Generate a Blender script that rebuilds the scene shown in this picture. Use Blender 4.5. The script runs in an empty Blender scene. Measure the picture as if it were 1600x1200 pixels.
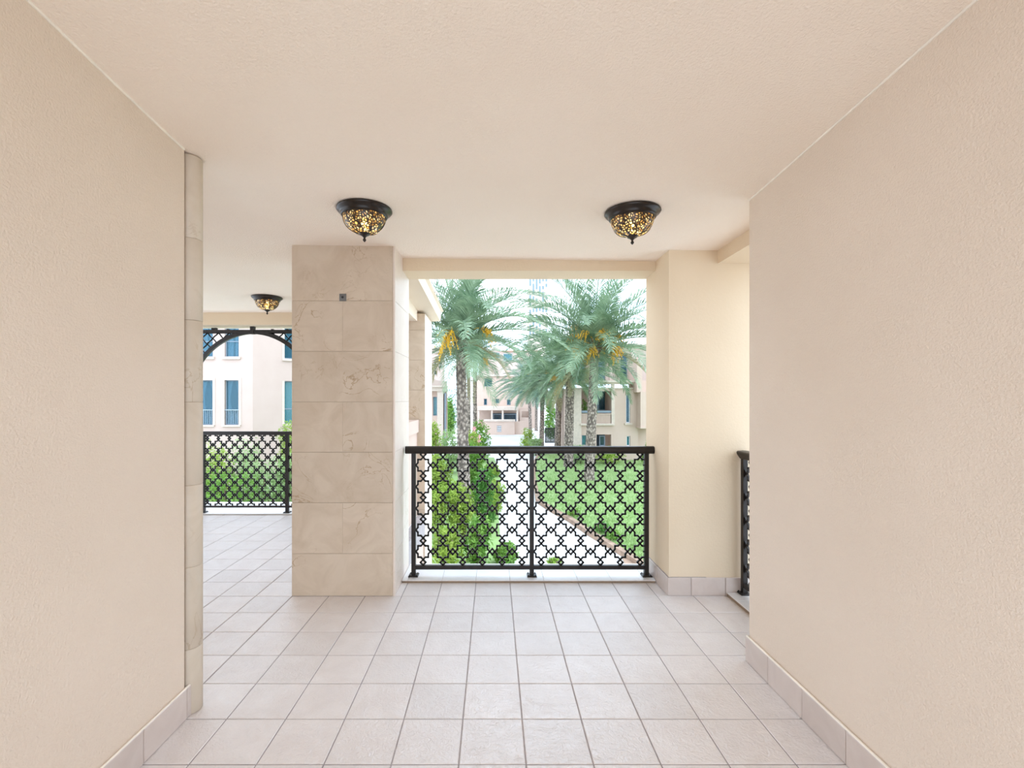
import bpy, math, random
from mathutils import Vector, Matrix

C = bpy.context.scene.collection
SC = bpy.context.scene
PI = math.pi
random.seed(7)

# ------------------------------------------------------------------ camera
H = 1.6            # eye height
F = 746.0          # focal length in pixels of the 1600x1200 frame
VX, VY = 771.0, 622.0
cd = bpy.data.cameras.new('camera')
cam = bpy.data.objects.new('camera', cd)
C.objects.link(cam)
cam.location = (0, 0, H)
cam.rotation_euler = (PI / 2, 0, 0)
cd.sensor_width = 36.0
cd.sensor_fit = 'HORIZONTAL'
cd.lens = F / 1600 * 36.0
cd.shift_x = (800 - VX) / 1600
cd.shift_y = (VY - 600) / 1600
cd.clip_start = 0.05
cd.clip_end = 2000
SC.camera = cam

# ------------------------------------------------------------------ world: bright overcast sky
SKY_STRENGTH = 3.0
w = bpy.data.worlds.new('sky')
SC.world = w
w.use_nodes = True
nt = w.node_tree
nt.nodes.clear()
out = nt.nodes.new('ShaderNodeOutputWorld')
bg = nt.nodes.new('ShaderNodeBackground')
tc = nt.nodes.new('ShaderNodeTexCoord')
mp = nt.nodes.new('ShaderNodeMapping')
mp.inputs['Scale'].default_value = (1, 1, 2.2)
nz = nt.nodes.new('ShaderNodeTexNoise')
nz.inputs['Scale'].default_value = 3.0
nz.inputs['Detail'].default_value = 5
rp = nt.nodes.new('ShaderNodeValToRGB')
rp.color_ramp.elements[0].position = 0.35
rp.color_ramp.elements[0].color = (0.61, 0.78, 1.0, 1)
rp.color_ramp.elements[1].position = 0.62
rp.color_ramp.elements[1].color = (0.77, 0.872, 1.0, 1)
L = nt.links.new
L(tc.outputs['Generated'], mp.inputs['Vector'])
L(mp.outputs['Vector'], nz.inputs['Vector'])
L(nz.outputs['Fac'], rp.inputs['Fac'])
L(rp.outputs['Color'], bg.inputs['Color'])
bg.inputs['Strength'].default_value = SKY_STRENGTH
L(bg.outputs['Background'], out.inputs['Surface'])

SC.view_settings.view_transform = 'Standard'
SC.view_settings.look = 'None'
SC.view_settings.gamma = 1.0
SC.view_settings.use_curve_mapping = False
SC.view_settings.exposure = 0.58
SC.cycles.max_bounces = 14
SC.cycles.diffuse_bounces = 10
SC.cycles.glossy_bounces = 6
SC.cycles.transparent_max_bounces = 16
SC.cycles.sample_clamp_indirect = 8.0

LAMP_POWER = 3.0

# ------------------------------------------------------------------ helpers
def P(px, py, Y):
    return Vector(((px - VX) / F * Y, Y, H - (py - VY) / F * Y))

def X_at(px, Y):
    return (px - VX) / F * Y

def Z_at(py, Y):
    return H - (py - VY) / F * Y

def lin(c):
    c = c / 255.0
    return c / 12.92 if c <= 0.04045 else ((c + 0.055) / 1.055) ** 2.4

def rgb(r, g, b):
    return (lin(r), lin(g), lin(b), 1.0)

class MB:
    """collects faces and links them as one mesh object"""
    def __init__(self):
        self.v, self.f = [], []
    def add(self, vs, fs):
        n = len(self.v)
        self.v += [tuple(q) for q in vs]
        self.f += [tuple(i + n for i in q) for q in fs]
        return self
    def box(self, x0, x1, y0, y1, z0, z1):
        return self.add([(x0, y0, z0), (x1, y0, z0), (x1, y1, z0), (x0, y1, z0), (x0, y0, z1), (x1, y0, z1), (x1, y1, z1), (x0, y1, z1)],
                        [(0, 3, 2, 1), (4, 5, 6, 7), (0, 1, 5, 4), (1, 2, 6, 5), (2, 3, 7, 6), (3, 0, 4, 7)])
    def slab(self, x0, x1, y0, y1, z0, z1, c, axis='z', sign=1):
        """box with chamfered edges on one face (the face along axis/sign)"""
        def m(a, b, d):
            if axis == 'z':
                return (a, b, d)
            if axis == 'y':
                return (a, d, b)
            return (d, a, b)
        if axis == 'z':
            a0, a1, b0, b1, d0, d1 = x0, x1, y0, y1, z0, z1
        elif axis == 'y':
            a0, a1, b0, b1, d0, d1 = x0, x1, z0, z1, y0, y1
        else:
            a0, a1, b0, b1, d0, d1 = y0, y1, z0, z1, x0, x1
        if sign < 0:
            d0, d1 = d1, d0
        e = d1 - c * sign
        vs = []
        for (i, d) in ((0, d0), (0, e), (c, d1)):
            vs += [m(a0 + i, b0 + i, d), m(a1 - i, b0 + i, d), m(a1 - i, b1 - i, d), m(a0 + i, b1 - i, d)]
        fs = [(0, 3, 2, 1), (8, 9, 10, 11)]
        for k in (0, 4):
            for q in range(4):
                r = (q + 1) % 4
                fs.append((k + q, k + r, k + 4 + r, k + 4 + q))
        flip = (sign < 0) != (axis == 'y')
        if flip:
            fs = [tuple(reversed(t)) for t in fs]
        return self.add(vs, fs)
    def bar(self, p, q, wd, dp, n):
        p, q, n = Vector(p), Vector(q), Vector(n).normalized()
        t = (q - p)
        if t.length < 1e-6:
            return self
        t.normalize()
        s = t.cross(n).normalized() * (wd / 2)
        n = n * (dp / 2)
        vs = [p - s - n, p + s - n, p + s + n, p - s + n, q - s - n, q + s - n, q + s + n, q - s + n]
        return self.add(vs, [(0, 1, 2, 3), (7, 6, 5, 4), (0, 4, 5, 1), (1, 5, 6, 2), (2, 6, 7, 3), (3, 7, 4, 0)])
    def prism(self, poly, ext):
        ext = Vector(ext)
        n = len(poly)
        vs = [Vector(p) for p in poly] + [Vector(p) + ext for p in poly]
        fs = [tuple(range(n - 1, -1, -1)), tuple(range(n, 2 * n))]
        for i in range(n):
            j = (i + 1) % n
            fs.append((i, j, n + j, n + i))
        return self.add(vs, fs)
    def lathe(self, prof, c=(0, 0, 0), n=32, cap=True):
        vs, fs = [], []
        for (r, z) in prof:
            for k in range(n):
                a = 2 * PI * k / n
                vs.append((c[0] + r * math.cos(a), c[1] + r * math.sin(a), c[2] + z))
        m = len(prof)
        for i in range(m - 1):
            for k in range(n):
                j = (k + 1) % n
                fs.append((i * n + k, i * n + j, (i + 1) * n + j, (i + 1) * n + k))
        if cap:
            fs.append(tuple(range(n - 1, -1, -1)))
            fs.append(tuple((m - 1) * n + k for k in range(n)))
        return self.add(vs, fs)
    def tube(self, pts, radii, n=6):
        pts = [Vector(p) for p in pts]
        vs, fs = [], []
        up = Vector((0, 0, 1))
        for i, p in enumerate(pts):
            t = (pts[min(i + 1, len(pts) - 1)] - pts[max(i - 1, 0)]).normalized()
            u = t.cross(up)
            if u.length < 1e-3:
                u = t.cross(Vector((1, 0, 0)))
            u.normalize()
            v = u.cross(t)
            r = radii[i] if isinstance(radii, (list, tuple)) else radii
            for k in range(n):
                a = 2 * PI * k / n
                vs.append(p + u * (math.cos(a) * r) + v * (math.sin(a) * r))
        m = len(pts)
        for i in range(m - 1):
            for k in range(n):
                j = (k + 1) % n
                fs.append((i * n + k, i * n + j, (i + 1) * n + j, (i + 1) * n + k))
        fs.append(tuple(range(n - 1, -1, -1)))
        fs.append(tuple((m - 1) * n + k for k in range(n)))
        return self.add(vs, fs)
    def mesh(self, name, mat, smooth=False):
        me = bpy.data.meshes.new(name)
        me.from_pydata(self.v, [], self.f)
        if mat:
            me.materials.append(mat)
        if smooth:
            me.polygons.foreach_set('use_smooth', [True] * len(me.polygons))
        me.update()
        return me
    def build(self, name, mat, parent=None, smooth=False, loc=None):
        return link(name, self.mesh(name, mat, smooth), parent, loc)

def link(name, me, parent=None, loc=None):
    o = bpy.data.objects.new(name, me)
    C.objects.link(o)
    if loc is not None:
        o.location = loc
    if parent is not None:
        o.parent = parent
        if loc is None:
            p, x = Vector((0, 0, 0)), parent
            while x is not None:
                p = p + x.location
                x = x.parent
            o.location = -p          # geometry given in world coordinates
    return o

def struct(name, mb, mat, smooth=False):
    o = mb.build(name, mat, None, smooth)
    o['kind'] = 'structure'
    return o

def thing(name, label, cat, loc=(0, 0, 0), group=None):
    o = bpy.data.objects.new(name, None)
    o.empty_display_size = 0.1
    C.objects.link(o)
    o.location = loc
    return tag(o, label, cat, group)

def tag(o, label, cat, group=None):
    o['label'] = label
    o['category'] = cat
    if group:
        o['group'] = group
    return o

def copy_tree(o, parent=None):
    c = o.copy()
    C.objects.link(c)
    c.parent = parent
    for ch in list(o.children):
        copy_tree(ch, c)
    return c

# ------------------------------------------------------------------ materials
def new_mat(name):
    m = bpy.data.materials.new(name)
    m.use_nodes = True
    t = m.node_tree
    b = t.nodes['Principled BSDF']
    return m, t, b

def coords(t, scale=(1, 1, 1), kind='Object'):
    a = t.nodes.new('ShaderNodeTexCoord')
    s = t.nodes.new('ShaderNodeMapping')
    s.inputs['Scale'].default_value = scale
    t.links.new(a.outputs[kind], s.inputs['Vector'])
    return s.outputs['Vector']

def noise(t, vec, scale, detail=3, dist=0.0, rough=0.5):
    n = t.nodes.new('ShaderNodeTexNoise')
    n.inputs['Scale'].default_value = scale
    n.inputs['Detail'].default_value = detail
    n.inputs['Distortion'].default_value = dist
    n.inputs['Roughness'].default_value = rough
    if vec is not None:
        t.links.new(vec, n.inputs['Vector'])
    return n.outputs['Fac']

def ramp(t, fac, stops):
    r = t.nodes.new('ShaderNodeValToRGB')
    e = r.color_ramp.elements
    while len(e) < len(stops):
        e.new(0.5)
    for i, (p, c) in enumerate(stops):
        e[i].position = p
        e[i].color = c
    t.links.new(fac, r.inputs['Fac'])
    return r.outputs['Color']

def mix(t, fac, a, b, mode='MIX'):
    n = t.nodes.new('ShaderNodeMix')
    n.data_type = 'RGBA'
    n.blend_type = mode
    for s, v in ((n.inputs['Factor'], fac), (n.inputs[6], a), (n.inputs[7], b)):
        if hasattr(v, 'is_linked'):
            t.links.new(v, s)
        else:
            s.default_value = v
    return n.outputs[2]

def bump(t, b, h, strength, dist):
    n = t.nodes.new('ShaderNodeBump')
    n.inputs['Strength'].default_value = strength
    n.inputs['Distance'].default_value = dist
    t.links.new(h, n.inputs['Height'])
    t.links.new(n.outputs['Normal'], b.inputs['Normal'])

def stucco(name, c1, c2, bs=0.35, scale=95):
    m, t, b = new_mat(name)
    v = coords(t)
    t.links.new(ramp(t, noise(t, v, 1.4, 4), [(0.3, c1), (0.7, c2)]), b.inputs['Base Color'])
    b.inputs['Roughness'].default_value = 0.92
    b.inputs['Specular IOR Level'].default_value = 0.15
    bump(t, b, noise(t, v, scale, 3, 0.3, 0.6), bs, 0.014)
    return m

def plain(name, c, rough=0.6, metal=0.0, spec=0.4, var=0.08, scale=6):
    m, t, b = new_mat(name)
    v = coords(t)
    d = tuple(x * (1 - var) for x in c[:3]) + (1,)
    e = tuple(min(1, x * (1 + var)) for x in c[:3]) + (1,)
    t.links.new(ramp(t, noise(t, v, scale, 3), [(0.3, d), (0.7, e)]), b.inputs['Base Color'])
    b.inputs['Roughness'].default_value = rough
    b.inputs['Metallic'].default_value = metal
    b.inputs['Specular IOR Level'].default_value = spec
    return m

def marble(name, base, dark, vein, gloss=0.45):
    m, t, b = new_mat(name)
    oi = t.nodes.new('ShaderNodeObjectInfo')
    a = t.nodes.new('ShaderNodeTexCoord')
    va = t.nodes.new('ShaderNodeVectorMath')
    va.operation = 'MULTIPLY_ADD'
    cb = t.nodes.new('ShaderNodeCombineXYZ')
    for i in range(3):
        t.links.new(oi.outputs['Random'], cb.inputs[i])
    t.links.new(cb.outputs[0], va.inputs[0])
    va.inputs[1].default_value = (17, 29, 41)
    t.links.new(a.outputs['Object'], va.inputs[2])
    v = va.outputs[0]
    cloud = ramp(t, noise(t, v, 4.0, 6, 1.2, 0.6), [(0.32, dark), (0.62, base)])
    # thin wandering veins where a warped noise crosses its middle value
    n1 = noise(t, v, 3.2, 5, 1.6, 0.55)
    line = ramp(t, n1, [(0.488, (0, 0, 0, 1)), (0.5, (1, 1, 1, 1)), (0.512, (0, 0, 0, 1))])
    mask = ramp(t, noise(t, v, 2.1, 2), [(0.52, (0, 0, 0, 1)), (0.66, (1, 1, 1, 1))])
    mul = mix(t, 1.0, line, mask, 'MULTIPLY')
    col = mix(t, mul, cloud, vein)
    br = t.nodes.new('ShaderNodeHueSaturation')
    mr = t.nodes.new('ShaderNodeMapRange')
    mr.inputs['To Min'].default_value = 0.96
    mr.inputs['To Max'].default_value = 1.04
    t.links.new(oi.outputs['Random'], mr.inputs['Value'])
    t.links.new(mr.outputs[0], br.inputs['Value'])
    t.links.new(col, br.inputs['Color'])
    t.links.new(br.outputs['Color'], b.inputs['Base Color'])
    b.inputs['Roughness'].default_value = gloss
    b.inputs['Specular IOR Level'].default_value = 0.3
    bump(t, b, noise(t, v, 60, 3), 0.08, 0.002)
    return m

def tile_mat(name, c1, c2, rough, bs):
    m, t, b = new_mat(name)
    oi = t.nodes.new('ShaderNodeObjectInfo')
    geo = t.nodes.new('ShaderNodeNewGeometry')
    v = geo.outputs['Position']
    col = ramp(t, noise(t, v, 5.0, 5, 1.0, 0.6), [(0.3, c1), (0.68, c2)])
    br = t.nodes.new('ShaderNodeHueSaturation')
    mr = t.nodes.new('ShaderNodeMapRange')
    mr.inputs['To Min'].default_value = 0.94
    mr.inputs['To Max'].default_value = 1.04
    t.links.new(oi.outputs['Random'], mr.inputs['Value'])
    t.links.new(mr.outputs[0], br.inputs['Value'])
    t.links.new(col, br.inputs['Color'])
    t.links.new(br.outputs['Color'], b.inputs['Base Color'])
    b.inputs['Roughness'].default_value = rough
    b.inputs['Specular IOR Level'].default_value = 1.0
    b.inputs['IOR'].default_value = 1.75
    h = mix(t, 0.35, noise(t, v, 22, 5, 2.2, 0.55), noise(t, v, 70, 3, 1.0, 0.5))
    bump(t, b, h, bs, 0.016)
    return m

def leaf_mat(name, c1, c2, scale=1.3, trans=0.35, rough=0.5):
    m, t, b = new_mat(name)
    geo = t.nodes.new('ShaderNodeNewGeometry')
    col = ramp(t, noise(t, geo.outputs['Position'], scale, 4), [(0.3, c1), (0.7, c2)])
    t.links.new(col, b.inputs['Base Color'])
    b.inputs['Roughness'].default_value = rough
    b.inputs['Specular IOR Level'].default_value = 0.3
    tr = t.nodes.new('ShaderNodeBsdfTranslucent')
    t.links.new(col, tr.inputs['Color'])
    ms = t.nodes.new('ShaderNodeMixShader')
    ms.inputs[0].default_value = trans
    o = t.nodes['Material Output']
    t.links.new(b.outputs[0], ms.inputs[1])
    t.links.new(tr.outputs[0], ms.inputs[2])
    t.links.new(ms.outputs[0], o.inputs['Surface'])
    return m

def glass_mat(name, tint, op, rough=0.05):
    """window glass: a tinted reflecting pane that lets part of the room behind show"""
    m, t, b = new_mat(name)
    b.inputs['Base Color'].default_value = tint
    b.inputs['Roughness'].default_value = rough
    b.inputs['Specular IOR Level'].default_value = 0.6
    tr = t.nodes.new('ShaderNodeBsdfTransparent')
    tr.inputs['Color'].default_value = (0.75, 0.88, 0.95, 1)
    ms = t.nodes.new('ShaderNodeMixShader')
    ms.inputs[0].default_value = op
    t.links.new(tr.outputs[0], ms.inputs[1])
    t.links.new(b.outputs[0], ms.inputs[2])
    t.links.new(ms.outputs[0], t.nodes['Material Output'].inputs['Surface'])
    return m

M = {}
M['wall'] = stucco('wall_stucco', (0.73, 0.61, 0.495, 1), (0.765, 0.645, 0.53, 1), 0.42, 105)
M['ceiling'] = stucco('ceiling_stucco', (0.88, 0.755, 0.63, 1), (0.90, 0.785, 0.665, 1), 0.45, 100)
M['pilaster'] = stucco('pilaster_stucco', (0.71, 0.575, 0.41, 1), (0.74, 0.605, 0.44, 1), 0.15, 60)
M['trimline'] = plain('sealant', (0.85, 0.77, 0.66, 1), 0.6)
M['marble'] = marble('cream_marble', (0.61, 0.50, 0.385, 1), (0.53, 0.42, 0.31, 1), (0.38, 0.26, 0.15, 1))
M['marble_lit'] = marble('cream_marble_lit', (0.76, 0.655, 0.565, 1), (0.72, 0.61, 0.51, 1), (0.60, 0.50, 0.38, 1))  # paler copy of the cream marble, daylight on side faces put in the colour
M['marble_shaft'] = marble('shaft_marble', (0.60, 0.51, 0.405, 1), (0.55, 0.46, 0.355, 1), (0.47, 0.37, 0.26, 1))
M['joint'] = plain('stone_joint', (0.50, 0.39, 0.28, 1), 0.9)
M['tile'] = tile_mat('floor_tile', (0.655, 0.585, 0.545, 1), (0.725, 0.665, 0.63, 1), 0.33, 0.55)
M['skirt'] = tile_mat('skirting_tile', (0.53, 0.43, 0.37, 1), (0.60, 0.505, 0.445, 1), 0.45, 0.06)
M['curbtile'] = tile_mat('curb_tile', (0.66, 0.62, 0.59, 1), (0.72, 0.69, 0.67, 1), 0.35, 0.06)
M['grout'] = plain('grout', (0.34, 0.30, 0.29, 1), 0.95, var=0.15, scale=20)
M['curbedge'] = plain('curb_edge', (0.26, 0.185, 0.12, 1), 0.8)
M['bronze'] = plain('dark_bronze', (0.018, 0.013, 0.010, 1), 0.38, 0.35, 0.5, 0.25, 14)
M['lampmetal'] = plain('lamp_bronze', (0.022, 0.014, 0.009, 1), 0.28, 0.45, 0.6, 0.3, 10)
M['steel'] = plain('grey_plate', (0.20, 0.20, 0.20, 1), 0.35, 0.6)
M['dark'] = plain('dark_lens', (0.02, 0.02, 0.022, 1), 0.3)
M['outwall'] = stucco('villa_render', (0.53, 0.395, 0.32, 1), (0.56, 0.425, 0.35, 1), 0.15, 20)
M['outwall_pale'] = stucco('villa_render_pale', (0.49, 0.375, 0.32, 1), (0.51, 0.395, 0.34, 1), 0.1, 20)
M['outtrim'] = plain('villa_moulding', (0.57, 0.47, 0.39, 1), 0.8)
M['eave'] = stucco('eave_render', (0.72, 0.60, 0.47, 1), (0.76, 0.645, 0.51, 1), 0.15, 60)
M['roof'] = plain('roof_edge_clay', (0.45, 0.27, 0.19, 1), 0.8)
M['glass_blue'] = glass_mat('blue_glass', (0.055, 0.16, 0.21, 1), 0.42)
M['glass_dark'] = glass_mat('dark_glass', (0.02, 0.05, 0.07, 1), 0.75)
M['glass_teal'] = glass_mat('teal_glass', (0.06, 0.22, 0.24, 1), 0.65)
M['room'] = plain('dim_room', (0.06, 0.10, 0.13, 1), 0.9)
M['curtain'] = plain('curtain_cloth', (0.72, 0.78, 0.80, 1), 0.9)
M['winframe'] = plain('window_frame_paint', (0.20, 0.24, 0.28, 1), 0.5)
M['guard'] = plain('guard_rail_paint', (0.30, 0.36, 0.40, 1), 0.5)
M['whiteframe'] = plain('white_frame_paint', (0.66, 0.66, 0.66, 1), 0.5)
M['paving'] = plain('pale_paving', (0.62, 0.60, 0.58, 1), 0.85, var=0.10, scale=0.8)
M['road'] = plain('driveway', (0.40, 0.38, 0.37, 1), 0.9, var=0.1, scale=0.5)
M['lawn'] = leaf_mat('lawn_green', (0.20, 0.31, 0.09, 1), (0.28, 0.38, 0.15, 1), 1.5, 0.0, 0.8)
M['blade'] = leaf_mat('grass_blades', (0.22, 0.34, 0.10, 1), (0.33, 0.44, 0.19, 1), 1.5, 0.3)
M['soil'] = plain('soil', (0.30, 0.20, 0.14, 1), 0.95, var=0.25, scale=5)
M['leaf_bright'] = leaf_mat('leaf_bright', (0.18, 0.31, 0.035, 1), (0.38, 0.46, 0.09, 1), 2.5)
M['leaf_mid'] = leaf_mat('leaf_mid', (0.10, 0.24, 0.03, 1), (0.22, 0.37, 0.07, 1), 2.5)
M['leaf_dark'] = leaf_mat('leaf_dark', (0.045, 0.15, 0.02, 1), (0.11, 0.26, 0.045, 1), 2.0)
M['leaf_pale'] = leaf_mat('leaf_pale', (0.24, 0.36, 0.13, 1), (0.36, 0.46, 0.22, 1), 1.5)
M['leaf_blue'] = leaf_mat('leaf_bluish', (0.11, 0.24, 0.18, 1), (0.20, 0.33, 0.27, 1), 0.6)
M['petal'] = plain('pink_petals', (0.75, 0.35, 0.36, 1), 0.7)
M['stem'] = plain('bark', (0.16, 0.11, 0.075, 1), 0.9)
M['frond'] = leaf_mat('palm_frond_grey_green', (0.085, 0.165, 0.085, 1), (0.34, 0.43, 0.27, 1), 1.5, 0.22, 0.35)  # wide dark-to-pale range paints shaded undersides and highlights into the green
M['frond_dark'] = leaf_mat('palm_frond_dark', (0.06, 0.16, 0.11, 1), (0.17, 0.28, 0.20, 1), 0.8, 0.25, 0.45)
M['frond_dry'] = leaf_mat('palm_frond_straw', (0.30, 0.26, 0.12, 1), (0.36, 0.33, 0.2, 1), 0.8, 0.3)
M['rachis'] = plain('palm_rachis', (0.26, 0.27, 0.10, 1), 0.6)
M['fruit'] = plain('date_fruit', (0.70, 0.40, 0.03, 1), 0.5, var=0.25, scale=9)
M['stalk'] = plain('date_stalk', (0.55, 0.36, 0.06, 1), 0.6)

def trunk_mat():
    m, t, b = new_mat('palm_trunk')
    v = coords(t, (1, 1, 0.8))
    vo = t.nodes.new('ShaderNodeTexVoronoi')
    vo.inputs['Scale'].default_value = 9.0
    t.links.new(v, vo.inputs['Vector'])
    col = ramp(t, vo.outputs['Distance'], [(0.15, (0.44, 0.37, 0.31, 1)), (0.42, (0.27, 0.21, 0.17, 1)), (0.7, (0.11, 0.085, 0.07, 1))])
    t.links.new(col, b.inputs['Base Color'])
    b.inputs['Roughness'].default_value = 0.95
    bump(t, b, noise(t, v, 30, 4), 0.5, 0.03)
    return m
M['trunk'] = trunk_mat()

def mosaic_mat():
    """amber and gold glass chips set in dark lead, letting the bulb shine through"""
    m, t, b = new_mat('mosaic_glass')
    v = coords(t)
    vo = t.nodes.new('ShaderNodeTexVoronoi')
    vo.feature = 'DISTANCE_TO_EDGE'
    vo.inputs['Scale'].default_value = 58.0
    t.links.new(v, vo.inputs['Vector'])
    vc = t.nodes.new('ShaderNodeTexVoronoi')
    vc.inputs['Scale'].default_value = 58.0
    t.links.new(v, vc.inputs['Vector'])
    sep = t.nodes.new('ShaderNodeSeparateColor')
    t.links.new(vc.outputs['Color'], sep.inputs[0])
    chip = ramp(t, sep.outputs[0], [(0.0, (0.18, 0.09, 0.03, 1)), (0.35, (0.72, 0.46, 0.14, 1)), (0.7, (0.92, 0.74, 0.36, 1)), (1.0, (0.97, 0.9, 0.66, 1))])
    leadfac = ramp(t, vo.outputs['Distance'], [(0.14, (0, 0, 0, 1)), (0.25, (1, 1, 1, 1))])
    b.inputs['Base Color'].default_value = (0.03, 0.018, 0.01, 1)
    b.inputs['Roughness'].default_value = 0.3
    tr = t.nodes.new('ShaderNodeBsdfTranslucent')
    t.links.new(chip, tr.inputs['Color'])
    tp = t.nodes.new('ShaderNodeBsdfTransparent')
    t.links.new(chip, tp.inputs['Color'])
    m1 = t.nodes.new('ShaderNodeMixShader')
    m1.inputs[0].default_value = 0.35
    t.links.new(tr.outputs[0], m1.inputs[1])
    t.links.new(tp.outputs[0], m1.inputs[2])
    gl = t.nodes.new('ShaderNodeBsdfGlossy')
    gl.inputs['Roughness'].default_value = 0.15
    gl.inputs['Color'].default_value = (0.9, 0.85, 0.7, 1)
    m3 = t.nodes.new('ShaderNodeMixShader')
    m3.inputs[0].default_value = 0.08
    t.links.new(m1.outputs[0], m3.inputs[1])
    t.links.new(gl.outputs[0], m3.inputs[2])
    m2 = t.nodes.new('ShaderNodeMixShader')
    t.links.new(leadfac, m2.inputs[0])
    t.links.new(b.outputs[0], m2.inputs[1])
    t.links.new(m3.outputs[0], m2.inputs[2])
    t.links.new(m2.outputs[0], t.nodes['Material Output'].inputs['Surface'])
    return m
M['mosaic'] = mosaic_mat()

def bulb_mat():
    m, t, b = new_mat('lit_bulb')
    e = t.nodes.new('ShaderNodeEmission')
    e.inputs['Color'].default_value = (1.0, 0.80, 0.50, 1)
    e.inputs['Strength'].default_value = 14.0
    t.links.new(e.outputs[0], t.nodes['Material Output'].inputs['Surface'])
    return m
M['bulb'] = bulb_mat()

# ------------------------------------------------------------------ room shell
S = 0.295                       # tile pitch
GX, GY = -0.152, 3.857          # one grout crossing
XL, XR = -1.541, 1.553          # corridor wall faces
YL, YR = 2.38, 2.897            # where the corridor walls end
YBACK = -1.4
PX0, PX1, PY0, PY1 = -1.629, -0.796, 3.857, 4.49    # marble pillar
QX0, QY0, QY1 = 1.423, 3.875, 4.45                  # right pilaster
CURB_H = 0.023

def zc(x, y):
    xx = max(-1.6, min(1.6, x))
    flat = 2.8175 - 0.0115 * xx
    k = (xx - XL) / (XR - XL)
    yc = YL + (YR - YL) * k
    s = 0.1025 + (0.060 - 0.1025) * k
    d = yc - y
    soft = 0.06
    d = soft * math.log1p(math.exp(max(-40, min(40, d / soft))))
    return flat + s * d

def build_ceiling():
    mb = MB()
    nx, ny = 60, 64
    x0, x1, y0, y1 = -6.6, 2.3, YBACK, 7.35
    vs, fs = [], []
    for j in range(ny + 1):
        for i in range(nx + 1):
            x = x0 + (x1 - x0) * i / nx
            y = y0 + (y1 - y0) * j / ny
            vs.append((x, y, zc(x, y)))
    for j in range(ny):
        for i in range(nx):
            if y0 + (y1 - y0) * j / ny > 4.36 and x0 + (x1 - x0) * i / nx > -1.12:
                continue
            a = j * (nx + 1) + i
            fs.append((a, a + nx + 1, a + nx + 2, a + 1))
    mb.add(vs, fs)
    o = struct('ceiling', mb, M['ceiling'], True)
    top = MB()
    top.box(x0 - 0.05, x1 + 0.05, y0, 4.5, 3.44, 3.7)
    top.box(x0 - 0.05, -1.0, 4.5, y1, 3.44, 3.7)
    r = struct('roof', top, M['outwall'])
    return o
build_ceiling()

# floor: grout bed with every tile a piece of its own
fl = MB()
fl.box(-6.6, 2.25, YBACK, 4.56, -0.30, -0.0035)
fl.box(-6.6, -0.94, 4.56, 7.3, -0.30, -0.0035)
floor = struct('floor', fl, M['grout'])

def tile_mesh(wx, wy, mat, gap=0.0055, ch=0.003, th=0.012):
    mb = MB()
    mb.slab(-wx / 2 + gap / 2, wx / 2 - gap / 2, -wy / 2 + gap / 2, wy / 2 - gap / 2, -th, 0, ch)
    return mb.mesh('tile', mat)

TM = tile_mesh(S, S, M['tile'])
regions = [(XL, XR, YBACK, 2.9), (-6.5, 1.884, 2.4, 4.13), (-6.5, -1.05, 4.13, 6.54)]
def in_region(x, y):
    return any(a < x + S / 2 - 0.01 and x - S / 2 + 0.01 < b and c < y + S / 2 - 0.01 and y - S / 2 + 0.01 < d for a, b, c, d in regions)
def seen(x, y):
    pts = [(x + i * S / 2, y + j * S / 2) for i in (-1, 1) for j in (-1, 1)]
    if max(p[1] for p in pts) < 1.2:
        return False
    pp = [(VX + F * p[0] / max(p[1], 0.3), VY + F * H / max(p[1], 0.3)) for p in pts]
    if min(q[1] for q in pp) > 1202 or max(q[0] for q in pp) < 0 or min(q[0] for q in pp) > 1600:
        return False
    if y > YL + 0.1 and max(q[0] for q in pp) < 311:
        return False
    if x < XL - S or (y < YL and x + S / 2 < XL + 0.02):
        if max(q[0] for q in pp) < 311:
            return False
    if y > YR + 0.2 and x > XR and min(q[0] for q in pp) > 1172:
        return False
    # behind the marble pillar
    if y - S / 2 > PY0 and min(q[0] for q in pp) > 457 and max(q[0] for q in pp) < 628:
        return False
    if y > 4.4 and min(q[0] for q in pp) > 457:
        return False
    return True
n_tiles = 0
hidden = MB()
rt = random.Random(3)
for i in range(-24, 10):
    for j in range(-26, 12):
        x, y = GX + (i + 0.5) * S, GY + (j + 0.5) * S
        if not in_region(x, y):
            continue
        if seen(x, y) and n_tiles < 300:
            o = link('tile', TM, floor, (x, y, rt.uniform(-0.0006, 0.0003)))
            o.rotation_euler = (rt.gauss(0, 0.0012), rt.gauss(0, 0.0012), rt.gauss(0, 0.0015))
            n_tiles += 1
        else:
            g = 0.003
            hidden.slab(x - S / 2 + g, x + S / 2 - g, y - S / 2 + g, y + S / 2 - g, -0.012, 0, 0.003)
o = hidden.build('remaining_tiles', M['tile'], floor)
o['kind'] = 'stuff'
print('floor tiles:', n_tiles)

# corridor walls
mb = MB()
mb.box(XL - 0.2, XL, YBACK, YL, -0.01, 3.46)
struct('wall_left', mb, M['wall'])
mb = MB()
mb.box(XR, 2.3, YBACK, YR, -0.01, 3.46)
struct('wall_right', mb, M['wall'])
# wall closing the terrace behind the left corridor wall
mb = MB()
mb.box(-6.6, XL - 0.2, 0.9, 1.1, -0.01, 3.2)
struct('wall_terrace', mb, M['wall'])

# sealant bead where the corridor walls meet the ceiling
def bead(name, x, y0, y1, sgn):
    mb = MB()
    n = 24
    pts = []
    for k in range(n + 1):
        y = y0 + (y1 - y0) * k / n
        pts.append((x + sgn * 0.002, y, zc(x, y) - 0.002))
    mb.tube(pts, 0.0062, 6)
    struct(name, mb, M['trimline'])
bead('trim_1', XL, YBACK, YL - 0.005, 1)
bead('trim_2', XR, YBACK, YR - 0.002, -1)

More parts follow.
